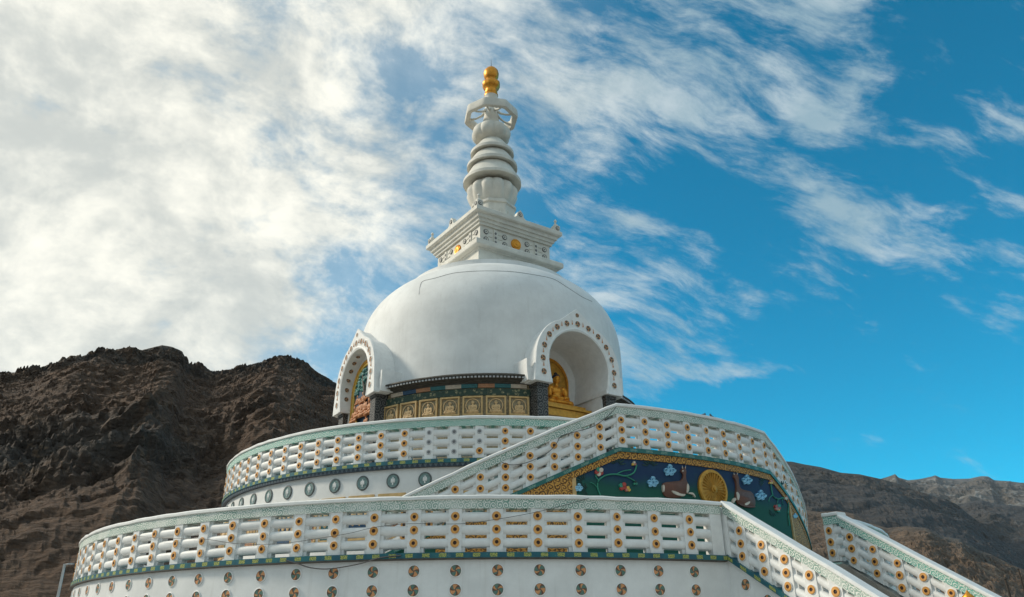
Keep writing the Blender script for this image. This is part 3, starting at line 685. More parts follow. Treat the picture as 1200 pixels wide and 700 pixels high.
def flower(b, pts_c, s, f, mi):
    for k, m in enumerate(mi):
        q = 2*pi*k/len(mi)+.5; x = pts_c[0]+s*.55*cos(q); y = pts_c[1]+s*.55*sin(q)
        relief(b, [f(x+s*.55*cos(w), y+s*.6*sin(w)) for w in [2*pi*j/8 for j in range(8)]], .05+.006*k, m, it=1)
def stemtube(b, pts, f, r=.022, mi=0):
    P = [Vector((*f(*p), 0)) for p in pts]; out = []
    for i in range(len(P)-1):
        p0, p1, p2, p3 = P[max(i-1, 0)], P[i], P[i+1], P[min(i+2, len(P)-1)]
        for k in range(5):
            t = k/5; q = .5*((2*p1)+(p2-p0)*t+(2*p0-5*p1+4*p2-p3)*t*t+(3*p1-p0-3*p2+p3)*t**3); out.append(q)
    out.append(P[-1]); b.tube([pol(WR+.025, q.x, q.y) for q in out], r, 5, mi)
def feather(b, x, y, f, s, mi, a0=0):
    for k in range(7):
        q = a0+k*.42; relief(b, [f(x+s*(.15*cos(q)), y+s*.15*sin(q)), f(x+s*(.6*cos(q+.14)), y+s*.6*sin(q+.14)), f(x+s*cos(q), y+s*sin(q)), f(x+s*.6*cos(q-.14), y+s*.6*sin(q-.14))], .018+.001*k, mi, it=1)
fm = ['stem_green', 'leaf_dark', 'red_paint', 'cream_paint', 'yellow_paint', 'pink_paint']
b = MB()
stemtube(b, [(410, 372), (400, 345), (404, 318), (430, 300), (465, 296), (500, 302), (530, 290), (540, 262)], c8); stemtube(b, [(465, 297), (490, 285), (520, 280)], c8, .015); stemtube(b, [(500, 302), (520, 312), (535, 322)], c8, .015); stemtube(b, [(404, 318), (392, 300), (402, 288)], c8, .018); stemtube(b, [(400, 345), (385, 330), (372, 326)], c8, .012)
for x, y, s, a0 in ((352, 322, 32, 2.2), (470, 262, 36, 3.6), (590, 268, 34, 3.4), (365, 352, 30, 1.8)): feather(b, x, y, c8, s, 1, a0)
flower(b, (405, 287), 15, c8, [2, 3, 2, 0, 3]); flower(b, (530, 258), 8, c8, [5, 4, 3]); flower(b, (490, 340), 14, c8, [2, 2, 0, 2]); flower(b, (508, 350), 10, c8, [4, 5, 4]); flower(b, (535, 328), 8, c8, [0, 0, 1])
add('flower_relief', b.mesh('flower_relief', fm, 50), mural, label='curling green flower stem with red and white blossoms')
b = MB()
stemtube(b, [(912, 240), (918, 280), (928, 310), (955, 325), (985, 318), (1008, 332), (1016, 370), (1014, 420), (1022, 482)], c5); stemtube(b, [(925, 300), (905, 318), (900, 340)], c5, .014); stemtube(b, [(955, 325), (950, 350), (952, 372)], c5, .014); stemtube(b, [(985, 318), (978, 345), (990, 360)], c5, .012)
for x, y, s, a0 in ((880, 225, 40, 2.4), (985, 250, 36, 3.6), (930, 400, 30, 1.0)): feather(b, x, y, c5, s, 1, a0)
flower(b, (912, 228), 11, c5, [4, 4, 5]); flower(b, (950, 374), 18, c5, [2, 5, 2, 0]); flower(b, (1006, 318), 15, c5, [5, 3, 5]); flower(b, (955, 395), 9, c5, [0, 0, 4])
add('flower_relief', b.mesh('flower_relief', fm, 50), mural, label='drooping green flower stem with pink blossoms')

# ------------------------------------------------------------------ lower staircase
ls = thing('lower_staircase', 'straight stone steps with white side walls running out from the lower drum', 'staircase', tuple(nv*17.5)[:2]+(GROUND,))
nst = 21; y0, y1 = 14.7, 14.7+RUN+.2
LM = RZ(PC)   # local frame: -y runs outward
for k in range(nst):
    yo = 14.6+(y1-14.6)*(k+1)/nst; zt = FL1-(FL1-GROUND)*(k+1)/(nst+1)
    b = MB(); b.box((0, -(14.6+yo)/2, (zt+GROUND)/2), (HWID-.41, (yo-14.6)/2, (zt-GROUND)/2)); add('step', b.mesh('step', 'step_stone'), ls, LM @ T(0, 0, -.002*k))
for sgn in (-1, 1):
    b = MB(); x0 = sgn*(HWID-.09); x1 = sgn*(HWID-.40); pts = [(14.6, GROUND), (14.6, Z1-1.40+.03), (14.68, Z1-1.40), (14.68+RUN, GROUND+.02), (14.68+RUN, GROUND)]
    A_ = [(x0, -y, z) for y, z in pts]; B_ = [(x1, -y, z) for y, z in pts]
    b.face(A_); b.face(B_[::-1]); b.grid([A_, B_], 0, closed=True); add('side_wall', b.mesh('side_wall', 'plaster'), ls, LM)
b = MB(); b.box((HWID-.25, -17.4, .1), (.16, 2.9, .001)); 
for k in range(9):
    s = .42+.595*k; zc = Z1-1.70+SL1*s
    for dz in (0, -.405):
        if zc+dz-.15 < GROUND: continue
        add('wall_roundel', PINS[k % 2], ls, Matrix.Translation(nv*(start+s)-uv_*(HWID-.09)+Vector((0, 0, zc+dz))) @ RZ(PC-90) @ Matrix.Rotation(random.random()*6, 4, 'Y'))
# kerb the far parapet stands on
b = MB(); A_ = []; B_ = []
for y, z in [(14.42, FL1), (14.42, Z1-1.28), (14.85, Z1-1.28), (14.85+RUN, GROUND+.08), (14.85+RUN, GROUND)]: A_.append((HWID-.42, -y, z-.03)); B_.append((HWID-.05, -y, z-.03))
b.face(A_); b.face(B_[::-1]); b.grid([A_, B_], 0, closed=True); add('stair_kerb', b.mesh('stair_kerb', 'step_stone'), ls, LM)

# ------------------------------------------------------------------ the stupa itself
st = thing('stupa', 'tall white domed stupa with arched niches, square crown and gold tipped spire', 'stupa', (0, 0, FL2))
NICHES = (PC, PC-90)
NR, NCZ = 1.40, 9.65
def in_niche(p, margin):
    for a in NICHES:
        n_ = pol(1, a, 0); u_ = pol(1, a+90, 0); w = p[0]*n_.x+p[1]*n_.y
        if w <= 0: continue
        u = p[0]*u_.x+p[1]*u_.y; z = p[2]
        if z <= NCZ and abs(u) < NR+margin: return True
        if z > NCZ and math.hypot(u, z-NCZ) < NR+margin: return True
    return False
def skipn(*q): return all(in_niche(p, .22) for p in q)
def dome_r(z):
    if z <= 11: return 5.84+.05*max(0, (9.6-z))
    t = min((z-11)/4.88, 1); return 5.84*max(1-t**3.18, 0)**(1/1.417)
zs = [9.2+.09*k for k in range(20)]+[11+(15.2-11)*sin(pi/2*k/44) for k in range(1, 45)]
b = MB(); b.lathe([(5.72, 9.19)]+[(dome_r(z), z) for z in zs], 360, skip=skipn)
add('dome', b.mesh('dome', 'dome_plaster', 60), st)
b = MB(); b.lathe([(3.9, 14.55), (3.78, 14.84), (3.78, 15.02), (3.70, 15.06), (3.3, 15.08), (3.2, 15.16), (2.0, 15.2)], 96); add('crown_slab', b.mesh('crown_slab', 'dome_plaster', 40), st)
# frieze below the dome: the eave stands out well beyond the dome's foot
FR = 6.0
b = MB(); b.lathe([(5.80, 9.27), (6.30, 9.08), (6.42, 9.04), (6.43, 8.99), (6.36, 8.97), (6.36, 8.90), (6.22, 8.885), (6.22, 8.84), (6.10, 8.82), (6.10, 8.77), (FR-.02, 8.77)], 300, skip=skipn)
eave = add('eave', b.mesh('eave', 'wood_dark', 30), st)
b = MB()
for k in range(300):
    a = k*1.2; p = pol(6.4, a, 9.1)
    if not in_niche(p, .25): b.box((0, -6.375, 8.935), (.036, .022, .030), 0, RZ(a))
d = add('dentil_course', b.mesh('dentil_course', 'bare_plaster'), eave); d['kind'] = 'stuff'
b = MB(); b.lathe([(FR, FL2), (FR, 8.80)], 300, skip=skipn); add('drum_wall', b.mesh('drum_wall', 'panel_back', 30), st)
b = MB(); b.lathe([(FR+.01, 8.325), (FR+.05, 8.335), (FR+.05, 8.59), (FR+.01, 8.60)], 300, skip=skipn); add('leaf_frieze', b.mesh('leaf_frieze', 'leaf_frieze', 30), st)
cm = ['rust_paint', 'teal_paint', 'beige_paint', 'navy_paint', 'rust_paint', 'teal_paint', 'beige_paint', 'teal_paint']
blk = {}
for m_ in set(cm): blk[m_] = sweep(ArcPath(FR, 0), -2.8, 2.8, 3, [(.0, 8.62), (.065, 8.62), (.09, 8.755), (.0, 8.755)]).mesh('colour_block', m_)
for k in range(64):
    a = -1.3+k*5.62
    if not in_niche(pol(FR, a, 8.7), .5): add('colour_block', blk[cm[k % 8]], st, RZ(a))
def buddha_shapes(b, s, mi, depth=1.0, M=None):
    """seated figure, facing -y, seat at z = 0, s = height"""
    E = lambda c, r, n=14, m=9: b.ell((c[0]*s, c[1]*s*depth, c[2]*s), (r[0]*s, r[1]*s*depth, r[2]*s), n, m, mi, M)
    E((0, -.06, .10), (.40, .20, .10)); E((-.30, -.12, .10), (.16, .15, .10)); E((.30, -.12, .10), (.16, .15, .10)); E((0, -.24, .08), (.24, .10, .065))
    E((0, .02, .27), (.175, .135, .20)); E((0, .01, .46), (.235, .125, .15)); E((-.21, 0, .52), (.095, .10, .09)); E((.21, 0, .52), (.095, .10, .09))
    E((-.27, -.03, .40), (.075, .085, .16)); E((.27, -.03, .40), (.075, .085, .16)); E((-.20, -.15, .24), (.115, .10, .065)); E((.20, -.15, .24), (.115, .10, .065)); E((0, -.21, .20), (.12, .07, .05))
    E((0, .0, .64), (.065, .065, .08)); E((0, -.02, .79), (.105, .115, .14)); E((0, -.135, .775), (.022, .03, .04), 8, 6)
    E((-.108, .0, .765), (.02, .035, .065), 8, 6); E((.108, .0, .765), (.02, .035, .065), 8, 6)
b = MB(); h = .355; w = .365
for c, hh in (((0, 0, h-.03), (w, .045, .03)), ((0, 0, -h+.03), (w, .045, .03)), ((-w+.03, 0, 0), (.03, .045, h-.062)), ((w-.03, 0, 0), (.03, .045, h-.062))): b.box((c[0], -.045, c[2]), hh, 0)
b.box((0, -.01, 0), (w-.062, .01, h-.062), 1)
PANEL = b.mesh('buddha_panel', ['ochre_frame', 'panel_back'])
b = MB(); buddha_shapes(b, .48, 0, .35, T(0, -.045, -.26)); b.ell((0, -.04, -.25), (.25, .04, .045), 14, 6, 0)
rr = [[(r*cos(2*pi*k/24), -y, .0+r*sin(2*pi*k/24)) for k in range(24)] for r, y in ((.27, .02), (.265, .04), (.235, .04), (.23, .02))]; b.grid(rr, 0, closed=True)
BREL = b.mesh('buddha_relief', 'tan_relief', 50)
for k in range(0, 7):
    a = 9.9-7.95*k
    p_ = add('buddha_panel', PANEL, st, Matrix.Translation(pol(FR+.005, a, 7.95)) @ RZ(a)); add('buddha_relief', BREL, p_, Matrix.Translation(pol(FR+.025, a, 7.95)) @ RZ(a))
b = MB(); b.lathe([(FR, 7.48), (FR+.1, 7.48), (FR+.1, 7.57), (FR, 7.57)], 300, skip=skipn); add('panel_ledge', b.mesh('panel_ledge', 'ochre_frame', 30), st)

# niche porches, built facing -y then turned to their bearing
def arch_outline(n=28):
    inner = [(-1.27, 8.78), (-1.33, 9.1)]+[(NR*cos(pi-pi*k/n)*1.0, NCZ+NR*sin(pi*k/n)*.99) for k in range(n+1)]+[(1.33, 9.1), (1.27, 8.78)]
    outer = [(-2.06, 8.78), (-2.04, 9.1)]
    for k in range(n+1):
        t = pi*k/n; x = -1.98*cos(t); z = NCZ+1.93*sin(t)
        og = max(0, 1-abs(x)/.95); z += .40*og**1.6-.06*math.exp(-((abs(x)-.75)/.35)**2)
        outer.append((x, z))
    outer += [(2.04, 9.1), (2.06, 8.78)]; return inner, outer
INN, OUT = arch_outline()
def porch(phi, depth_back, kind, label):
    M = RZ(phi); b = MB(); wf = 6.40
    inF = [(x, -wf, z) for x, z in INN]; outF = [(x, -wf, z) for x, z in OUT]; lip = [(x*.97, -wf-.0, NCZ+(z-NCZ)*.97) for x, z in OUT]
    mid = [(i[0]*.90+o[0]*.10, -wf-.03, i[1]*.90+o[1]*.10) for i, o in zip(INN, OUT)]
    b.grid([inF, mid], 0); b.grid([mid, [(m[0]*.96+o[0]*.04, -wf, m[1]*.96+o[1]*.04) for m, o in [((q[0]*.84+w_[0]*.16, q[1]*.84+w_[1]*.16), w_) for q, w_ in zip(INN, OUT)]]], 0)
    b.grid([[(q[0]*.806+w_[0]*.194, -wf, q[1]*.806+w_[1]*.194) for q, w_ in zip(INN, OUT)], outF], 0)
    hood = [outF, [(x*1.01, -wf+.05, NCZ+(z-NCZ)*1.01) for x, z in OUT], [(x*.965, -wf+.35, NCZ+(z-NCZ)*.965) for x, z in OUT], [(x*.975, -5.0, NCZ+(z-NCZ)*.975) for x, z in OUT]]
    b.grid(hood, 0)
    # vault and side walls down to the sill
    full = [(-1.30, 7.3)]+INN+[(1.30, 7.3)]
    vF = [(x, -wf if z > 8.77 else -6.2, z) for x, z in full]; vB = [(x*.985, -depth_back, z if z < 8.8 else NCZ+(z-NCZ)*.985) for x, z in full]
    b.grid([inF, [(x*.985, -depth_back, z if z < 8.8 else NCZ+(z-NCZ)*.985) for x, z in INN]], 0)
    for s in (-1, 1):
        b.box((s*(1.31+.035), -(6.0+depth_back)/2, (FL2+8.79)/2), (.035, (6.0-depth_back)/2, (8.79-FL2)/2), 0)
        b.box((s*1.665, -5.95, 8.86), (.395, .44, .085), 0)
    b.face([(x, -depth_back, z) for x, z in [(-1.42, FL2)]+[(x*1.02, z) for x, z in INN]+[(1.42, FL2)]], 0)
    ob = add('niche_porch', b.mesh('niche_porch', 'white_paint', 30), st, M, label=label)
    for s in (-1, 1):
        b = MB(); hp = [(1.95, 8.80), (2.22, 8.80), (2.26, 9.15), (2.27, 9.62), (2.17, 9.60), (2.13, 9.42), (2.06, 9.27), (1.95, 9.20)]
        A_ = [(s*x, -6.20, z) for x, z in hp]; B_ = [(s*x, -5.2, z) for x, z in hp]
        b.face(A_); b.face(B_[::-1]); b.grid([A_, B_], 0, closed=True); add('horn', b.mesh('horn', 'white_paint', 30), ob, M)
        b = MB(); b.box((s*1.60, -5.75, (FL2+8.66)/2), (.235, .46, (8.66-FL2)/2)); b.box((s*1.60, -5.76, 8.715), (.26, .49, .053)); add('pillar', b.mesh('pillar', 'carved_dark'), ob, M)
    for k in range(13):
        t = rad(-18+k*(216/12)); x, z = 1.685*cos(t), NCZ+.02+1.685*sin(t)
        if z < 9.6: x = math.copysign(1.69 if z > 9.2 else 1.66, x)
        add('arch_roundel', ARCHPIN, ob, M @ T(x, -wf, z) @ Matrix.Rotation(random.random()*6, 4, 'Y'))
        if k < 12:
            t2 = rad(-18+(k+.5)*18); add('pendant', PEND, ob, M @ T(1.68*cos(t2), -wf, NCZ+.04+1.68*sin(t2)))
    add('arch_roundel', ARCHPIN, ob, M @ T(0, -wf, 11.72) @ Matrix.Scale(.72, 4))
    return ob, M
pr, MR_ = porch(PC, 4.35, 'deep', 'deep white niche holding the golden statue')
pl, ML_ = porch(PC-90, 5.85, 'shallow', 'shallow white niche with painted relief')
# gilded halo behind the statue
b = MB(); n = 30; hal = [(-.82, 8.42)]+[(-.86*cos(pi*k/n), 9.55+.92*sin(pi*k/n)) for k in range(n+1)]+[(.82, 8.42)]
A_ = [(x, -4.42, z) for x, z in hal]; B_ = [(x, -4.352, z) for x, z in hal]; b.face(A_); b.grid([A_, B_], 0)
A2 = [(x*1.09, -4.40, 9.4+(z-9.4)*1.09) for x, z in hal]; A3 = [(x*1.09, -4.47, 9.4+(z-9.4)*1.09) for x, z in hal]; A4 = [(x*.98, -4.47, 9.4+(z-9.4)*.98) for x, z in hal]; b.grid([A2, A3, A4, A_], 1)
add('halo', b.mesh('halo', ['gold_paint', 'gold'], 40), pr, MR_)
# painted relief in the left niche
b = MB(); n = 30
def archring(r0, r1, w0, mi):
    P0 = [(-r0, 7.4)]+[(-r0*cos(pi*k/n), 9.42+r0*sin(pi*k/n)) for k in range(n+1)]+[(r0, 7.4)]; P1 = [(-r1, 7.4)]+[(-r1*cos(pi*k/n), 9.42+r1*sin(pi*k/n)) for k in range(n+1)]+[(r1, 7.4)]
    rows = [[(x, -5.86, z) for x, z in P0], [(x, -w0, z) for x, z in P0], [(x, -w0-.03, z) for x, z in [((p[0]+q[0])/2, (p[1]+q[1])/2) for p, q in zip(P0, P1)]], [(x, -w0, z) for x, z in P1], [(x, -5.86, z) for x, z in P1]]
    b.grid(rows, mi)
archring(1.29, 1.17, 5.95, 0); archring(1.15, 1.06, 5.93, 1)
add('gilded_arch', b.mesh('gilded_arch', ['gold_paint', 'yellow_paint'], 40), pl, ML_)
b = MB(); rnd = random.Random(5)
b.face([(x, -5.875, z) for x, z in [(-1.08, 7.4)]+[(-1.08*cos(pi*k/n), 9.42+1.08*sin(pi*k/n)) for k in range(n+1)]+[(1.08, 7.4)]], 1)
for k in range(120):
    t = rnd.random()*pi; r = math.sqrt(rnd.random())*.98; x, z = r*cos(t), 9.45+r*sin(t)*.95
    if z < 9.35: continue
    s = rnd.uniform(.05, .13); b.ell((x, -5.89, z), (s*rnd.uniform(.8, 1.5), .07, s*rnd.uniform(.5, .9)), 8, 5, 0)
b.tube([(.1, -5.92, 8.9), (.05, -5.93, 9.4), (-.2, -5.93, 9.9), (-.3, -5.92, 10.2)], [.08, .07, .05, .03], 6, 2); b.tube([(.05, -5.93, 9.4), (.3, -5.93, 9.8), (.4, -5.92, 10.1)], [.06, .05, .03], 6, 2)
add('tree_relief', b.mesh('tree_relief', ['foliage_relief', 'navy_paint', 'wood_dark'], 50), pl, ML_, label='teal leafy tree in relief')
for i, (x, z, s, m_) in enumerate(((-.75, 8.25, .95, 'orange_relief'), (-.28, 8.35, 1.1, 'orange_relief'), (.22, 8.3, 1.15, 'orange_relief'), (.68, 8.25, .95, 'orange_relief'), (-.5, 7.75, .75, 'yellow_paint'), (.45, 7.8, .75, 'orange_relief'), (0, 8.9, .62, 'orange_relief'), (-.55, 8.95, .55, 'orange_relief'), (.55, 8.95, .55, 'orange_relief'))):
    b = MB(); buddha_shapes(b, s*.8, 0, .5, T(x, -5.97, z)); add('figure_relief', b.mesh('figure_relief', m_, 50), pl, ML_)
for k in range(6):
    for s in (-1, 1): add('arch_roundel', ARCHPIN, pl, ML_ @ T(s*1.375*cos(rad(-12+k*17)), -6.14, NCZ+1.36*sin(rad(-12+k*17))) @ Matrix.Rotation(-s*pi/2, 4, 'Z') @ Matrix.Rotation(0, 4, 'Y') @ Matrix.Scale(.8, 4)) if k < 3 else add('arch_roundel', ARCHPIN, pl, ML_ @ T(s*1.36*cos(rad(-12+k*17)), -6.14, NCZ+1.345*sin(rad(-12+k*17))) @ Matrix.Rotation(s*rad(-12+k*17), 4, 'Y').inverted() @ Matrix.Rotation(-s*pi/2, 4, 'Z') @ Matrix.Scale(.8, 4))

# square crown
HC = T(.12, 0, 0) @ RZ(PC+.8)
def square(levels, b=None, mi=0):
    b = b or MB(); rows = [[(sx*h, sy*h, z) for sx, sy in ((-1, -1), (1, -1), (1, 1), (-1, 1))] for h, z in levels]
    b.grid(rows, mi, closed=True); b.face(rows[0][::-1], mi); b.face(rows[-1], mi); return b
hk = add('crown_box', square([(2.10, 15.0), (2.10, 15.98), (2.16, 16.0), (2.16, 16.04), (2.36, 16.08), (2.38, 16.12), (2.38, 16.30), (2.34, 16.36), (1.93, 16.38), (1.93, 17.30)]).mesh('crown_box', 'spire_white'), st, HC)
add('cornice', square([(1.94, 17.295), (2.02, 17.30), (2.04, 17.42), (2.10, 17.43), (2.13, 17.57), (2.20, 17.58), (2.24, 17.74), (2.33, 17.75), (2.38, 17.80), (2.38, 17.98), (2.34, 18.02), (1.5, 18.12)]).mesh('cornice', 'spire_white'), hk, HC)
for q in range(4):
    FM = HC @ RZ(90*q)
    add('gold_medallion', GOLDM, hk, FM @ T(0, -1.93, 16.84))
    for x in (-1.62, -.62, .62, 1.62):
        for z in (16.65, 17.03): add('roundel', GREY, hk, FM @ T(x, -1.93, z) @ Matrix.Scale(1.2, 4))
    for x in (-1.12, 1.12):
        b = MB(); b.box((x, -1.95, 16.84), (.09, .02, .40)); 
        for z in (16.62, 16.84, 17.06): b.ell((x, -1.97, z), (.06, .03, .07), 8, 5, 1); b.box((x-.27, -1.945, z), (.10, .012, .02)); b.box((x+.27, -1.945, z), (.10, .012, .02))
        add('carved_strip', b.mesh('carved_strip', ['spire_white', 'grey_roundel']), hk, FM)
    # cresting: a gabled ornament in the middle of each side, one at each corner
    b = MB(); g = [(-.34, 18.0), (-.20, 18.10), (-.15, 18.30), (0, 18.46), (.15, 18.30), (.20, 18.10), (.34, 18.0)]
    A_ = [(x, -2.34, z) for x, z in g]; B_ = [(x, -2.12, z) for x, z in g]; b.face(A_); b.face(B_[::-1]); b.grid([A_, B_], 0, closed=True)
    c_ = add('cresting', b.mesh('cresting', 'spire_white'), hk, FM); add('roundel', GREY, c_, FM @ T(0, -2.34, 18.22))
    b = MB(); b.box((-2.16, -2.16, 18.16), (.15, .15, .17)); b.lathe([(.14, 18.33), (.10, 18.42), (.05, 18.46), (.045, 18.56), (.075, 18.60), (.06, 18.66), (.01, 18.72)], 10, 1, c=(-2.16, -2.16))
    c_ = add('corner_ornament', b.mesh('corner_ornament', ['spire_white', 'spire_white'], 40), hk, FM)
    add('roundel', GREY, c_, FM @ T(-2.16, -2.31, 18.17)); add('roundel', GREY, c_, FM @ T(-2.31, -2.16, 18.17) @ RZ(-90))

# spire
SC = (.08, 0)
def spart(name, prof, m_, n=64, lobes=None, sm=40, parent=st, c=SC): b = MB(); b.lathe(prof, n, lobes=lobes, c=c); return add(name, b.mesh(name, m_, sm), parent)
oct_ = lambda a, z: cos(rad(22.5))/cos(rad(((a-PC+22.5) % 45)-22.5))
oct2 = lambda a, z: cos(rad(22.5))/cos(rad(((a-PC) % 45)-22.5))
ped = spart('spire_pedestal', [(1.10, 18.0), (1.10, 19.46), (1.17, 19.50), (1.17, 19.62), (1.05, 19.66), (.95, 19.9)], 'spire_white', 64, oct2, 25, c=(.12, 0))
for k in range(8):
    b = MB(); b.box((0, -1.075, 19.1), (.24, .012, .03)); b.box((0, -1.075, 18.5), (.24, .012, .03)); b.box((-.24, -1.075, 18.8), (.03, .012, .27)); b.box((.24, -1.075, 18.8), (.03, .012, .27))
    add('panel_moulding', b.mesh('panel_moulding', 'spire_white'), ped, T(.12, 0, 0) @ RZ(PC+45*k) @ T(0, .08*0+.045, 0))
lot = lambda a, z: 1+(.15*abs(sin(rad((a-PC)*6)))-.09)*max(0, 1-abs(z-20.5)/.8)
spart('lotus', [(.92, 19.68), (1.06, 19.90), (1.17, 20.2), (1.23, 20.45), (1.20, 20.64), (1.10, 20.80), (.95, 20.92), (.7, 20.95)], 'spire_white', 216, lot, 50)
def ringprof(R, zu, r1, z1): return [(.6, zu+.05), (R-.12, zu+.03), (R-.03, zu), (R, zu+.02), (R, zu+.17), (R-.04, zu+.22), (R+(r1-R)*.45, zu+.22+(z1-zu-.22)*.34), (r1+.02, z1-.03), (r1-.05, z1), (.5, z1+.01)]
spart('spire_ring', ringprof(1.45, 21.0, 1.02, 21.94), 'spire_white', 96, sm=22)
spart('spire_ring', ringprof(1.27, 21.93, .86, 22.74), 'spire_white', 96, sm=22)
spart('spire_ring', ringprof(1.10, 22.73, .55, 23.62), 'spire_white', 96, sm=22)
lb = lambda a, z: .90+.10*math.sqrt(abs(cos(rad((a-PC)*4))))
spart('lobed_ball', [(.45, 23.55), (.62, 23.60)]+[(.62+.39*sin(pi*(k+.5)/13), 24.05-.42*cos(pi*(k+.5)/13)) for k in range(13)]+[(.55, 24.47), (.45, 24.5)], 'spire_white', 160, lb, 60, c=(.03, 0))
post = spart('spire_post', [(.56, 24.40), (.50, 24.55), (.43, 24.85), (.37, 25.2), (.33, 25.6), (.31, 26.2), (.34, 26.45), (.36, 26.5), (0.01, 26.5)], 'spire_white', 32, c=(.02, 0))
b = MB(); b.lathe([(1.41, 24.97), (1.44, 25.05), (1.40, 25.42), (1.36, 25.45), (1.20, 25.45), (1.16, 25.40), (1.17, 25.02), (1.20, 24.97), (1.41, 24.97)], 64, lobes=lambda a, z: cos(rad(22.5))/cos(rad(((a-PC) % 45)-22.5)), c=(.02, 0))
cr = add('canopy_ring', b.mesh('canopy_ring', 'spire_white', 30), st)
b = MB(); b.tube([(0, -.25, 25.6), (0, -.5, 25.35), (0, -.8, 25.22), (0, -1.28, 25.18)], [.10, .065, .05, .08], 8)
SPK = b.mesh('spoke', 'spire_white', 50)
for k in range(8): add('spoke', SPK, cr, T(.02, 0, 0) @ RZ(PC+45*k))
vl = lambda a, z: 1+.06*abs(cos(rad(a*3)))*(26.95 < z < 27.45)
fin = spart('finial', [(.36, 26.5), (.37, 26.58), (.30, 26.66), (.34, 26.74), (.31, 26.86), (.30, 26.95), (.40, 27.06), (.46, 27.22), (.45, 27.36), (.36, 27.47), (.26, 27.52), (.25, 27.58), (.33, 27.66), (.39, 27.82), (.41, 28.0), (.37, 28.18), (.26, 28.33), (.12, 28.42), (.03, 28.47)], 'gold', 48, vl, 60, c=(.02, 0))
b = MB(); b.tube([(.02, 0, 28.44), (.02, 0, 28.6), (.02, 0, 29.0)], [.03, .016, .006], 6); add('needle', b.mesh('needle', 'rust_iron'), fin)

# ------------------------------------------------------------------ seated golden statue in the deep niche
bs = thing('seated_statue', 'golden seated statue on a gilt throne in the deep right niche', 'statue', tuple(MR_ @ Vector((0, -4.95, 8.2))))
b = MB(); buddha_shapes(b, 1.42, 0, .95, T(0, -4.92, 8.40))
sm = add('body', b.mesh('body', 'gold', 60, weld=True), bs, MR_)
md = sm.modifiers.new('blend', 'REMESH'); md.mode = 'VOXEL'; md.voxel_size = .022; md.use_smooth_shade = True
m2 = sm.modifiers.new('soft', 'SMOOTH'); m2.iterations = 4; m2.factor = .5
b = MB(); b.ell((0, -4.90, 8.40+.86*1.42), (.162, .17, .135), 14, 8); b.ell((0, -4.88, 8.40+.965*1.42), (.07, .07, .07), 10, 6)
b.tube([(-.42, -4.7, 9.2), (-.5, -4.62, 9.5), (-.52, -4.6, 9.8), (-.5, -4.6, 10.05)], [.05, .09, .07, .02], 7)
add('hair', b.mesh('hair', 'hair_dark', 60), bs, MR_)
b = MB(); 
for hx, hy, z0, z1 in ((1.05, .50, 7.9, 8.18), (1.20, .58, 8.19, 8.28), (1.0, .46, 8.28, 8.41)): b.box((0, -4.95, (z0+z1)/2), (hx, hy, (z1-z0)/2-.001))
add('throne', b.mesh('throne', 'gold_paint'), bs, MR_)

# ------------------------------------------------------------------ cables
def cable(label, pts, r, name='cable'):
    P = [Vector(p) for p in pts]; out = []
    for i in range(len(P)-1):
        p0, p1, p2, p3 = P[max(i-1, 0)], P[i], P[i+1], P[min(i+2, len(P)-1)]
        for k in range(6):
            t = k/6; out.append(.5*((2*p1)+(p2-p0)*t+(2*p0-5*p1+4*p2-p3)*t*t+(3*p1-p0-3*p2+p3)*t**3))
    out.append(P[-1]); b = MB(); b.tube(out, r, 5); return tag(add(name, b.mesh('cable', 'cable_black', 60)), label, 'cable')
def on_cyl(px, py, R): a, z = wall_pt(px, py, R); return pol(R, a, z)
cable('thin cable strung across the posts of the long lower parapet', [on_cyl(x, y, R1+.02) for x, y in [(150, 628), (200, 631), (240, 632), (275, 637), (310, 638), (340, 636), (380, 630), (410, 625), (440, 618), (480, 614), (540, 614), (580, 609), (620, 602), (655, 594), (690, 584)]], .0065)
cable('slack black cable hanging below the teal band of the lower drum', [on_cyl(x, y, R1+.02) for x, y in [(335, 657), (350, 661), (362, 665), (380, 667), (400, 665), (425, 660), (445, 654), (470, 651)]], .014)
def on_dome(px, py):
    d = ray(px, py); best = None
    for k in range(900):
        t = 26+k*.02; p = EYE+d*t
        if 9.3 < p.z < 15.6 and math.hypot(p.x, p.y) < dome_r(p.z)+.015: return p
    return EYE+d*36
cable('thin wire looped over the top of the white dome', [on_dome(x, y) for x, y in [(491, 345), (492.5, 335), (496, 329.5), (510, 326), (530, 320.5), (550, 318.3), (575, 317.6), (600, 318.5), (625, 322), (648, 327), (665, 337), (682, 348), (694, 353.5)]], .007)
cable('wire trailing along the frieze of the climbing stair parapet', [on_cyl(x, y, R3+.02) for x, y in [(588, 542), (600, 545), (618, 542), (640, 532), (652, 520), (658, 511), (675, 506), (695, 500), (712, 488), (722, 477)]], .010)

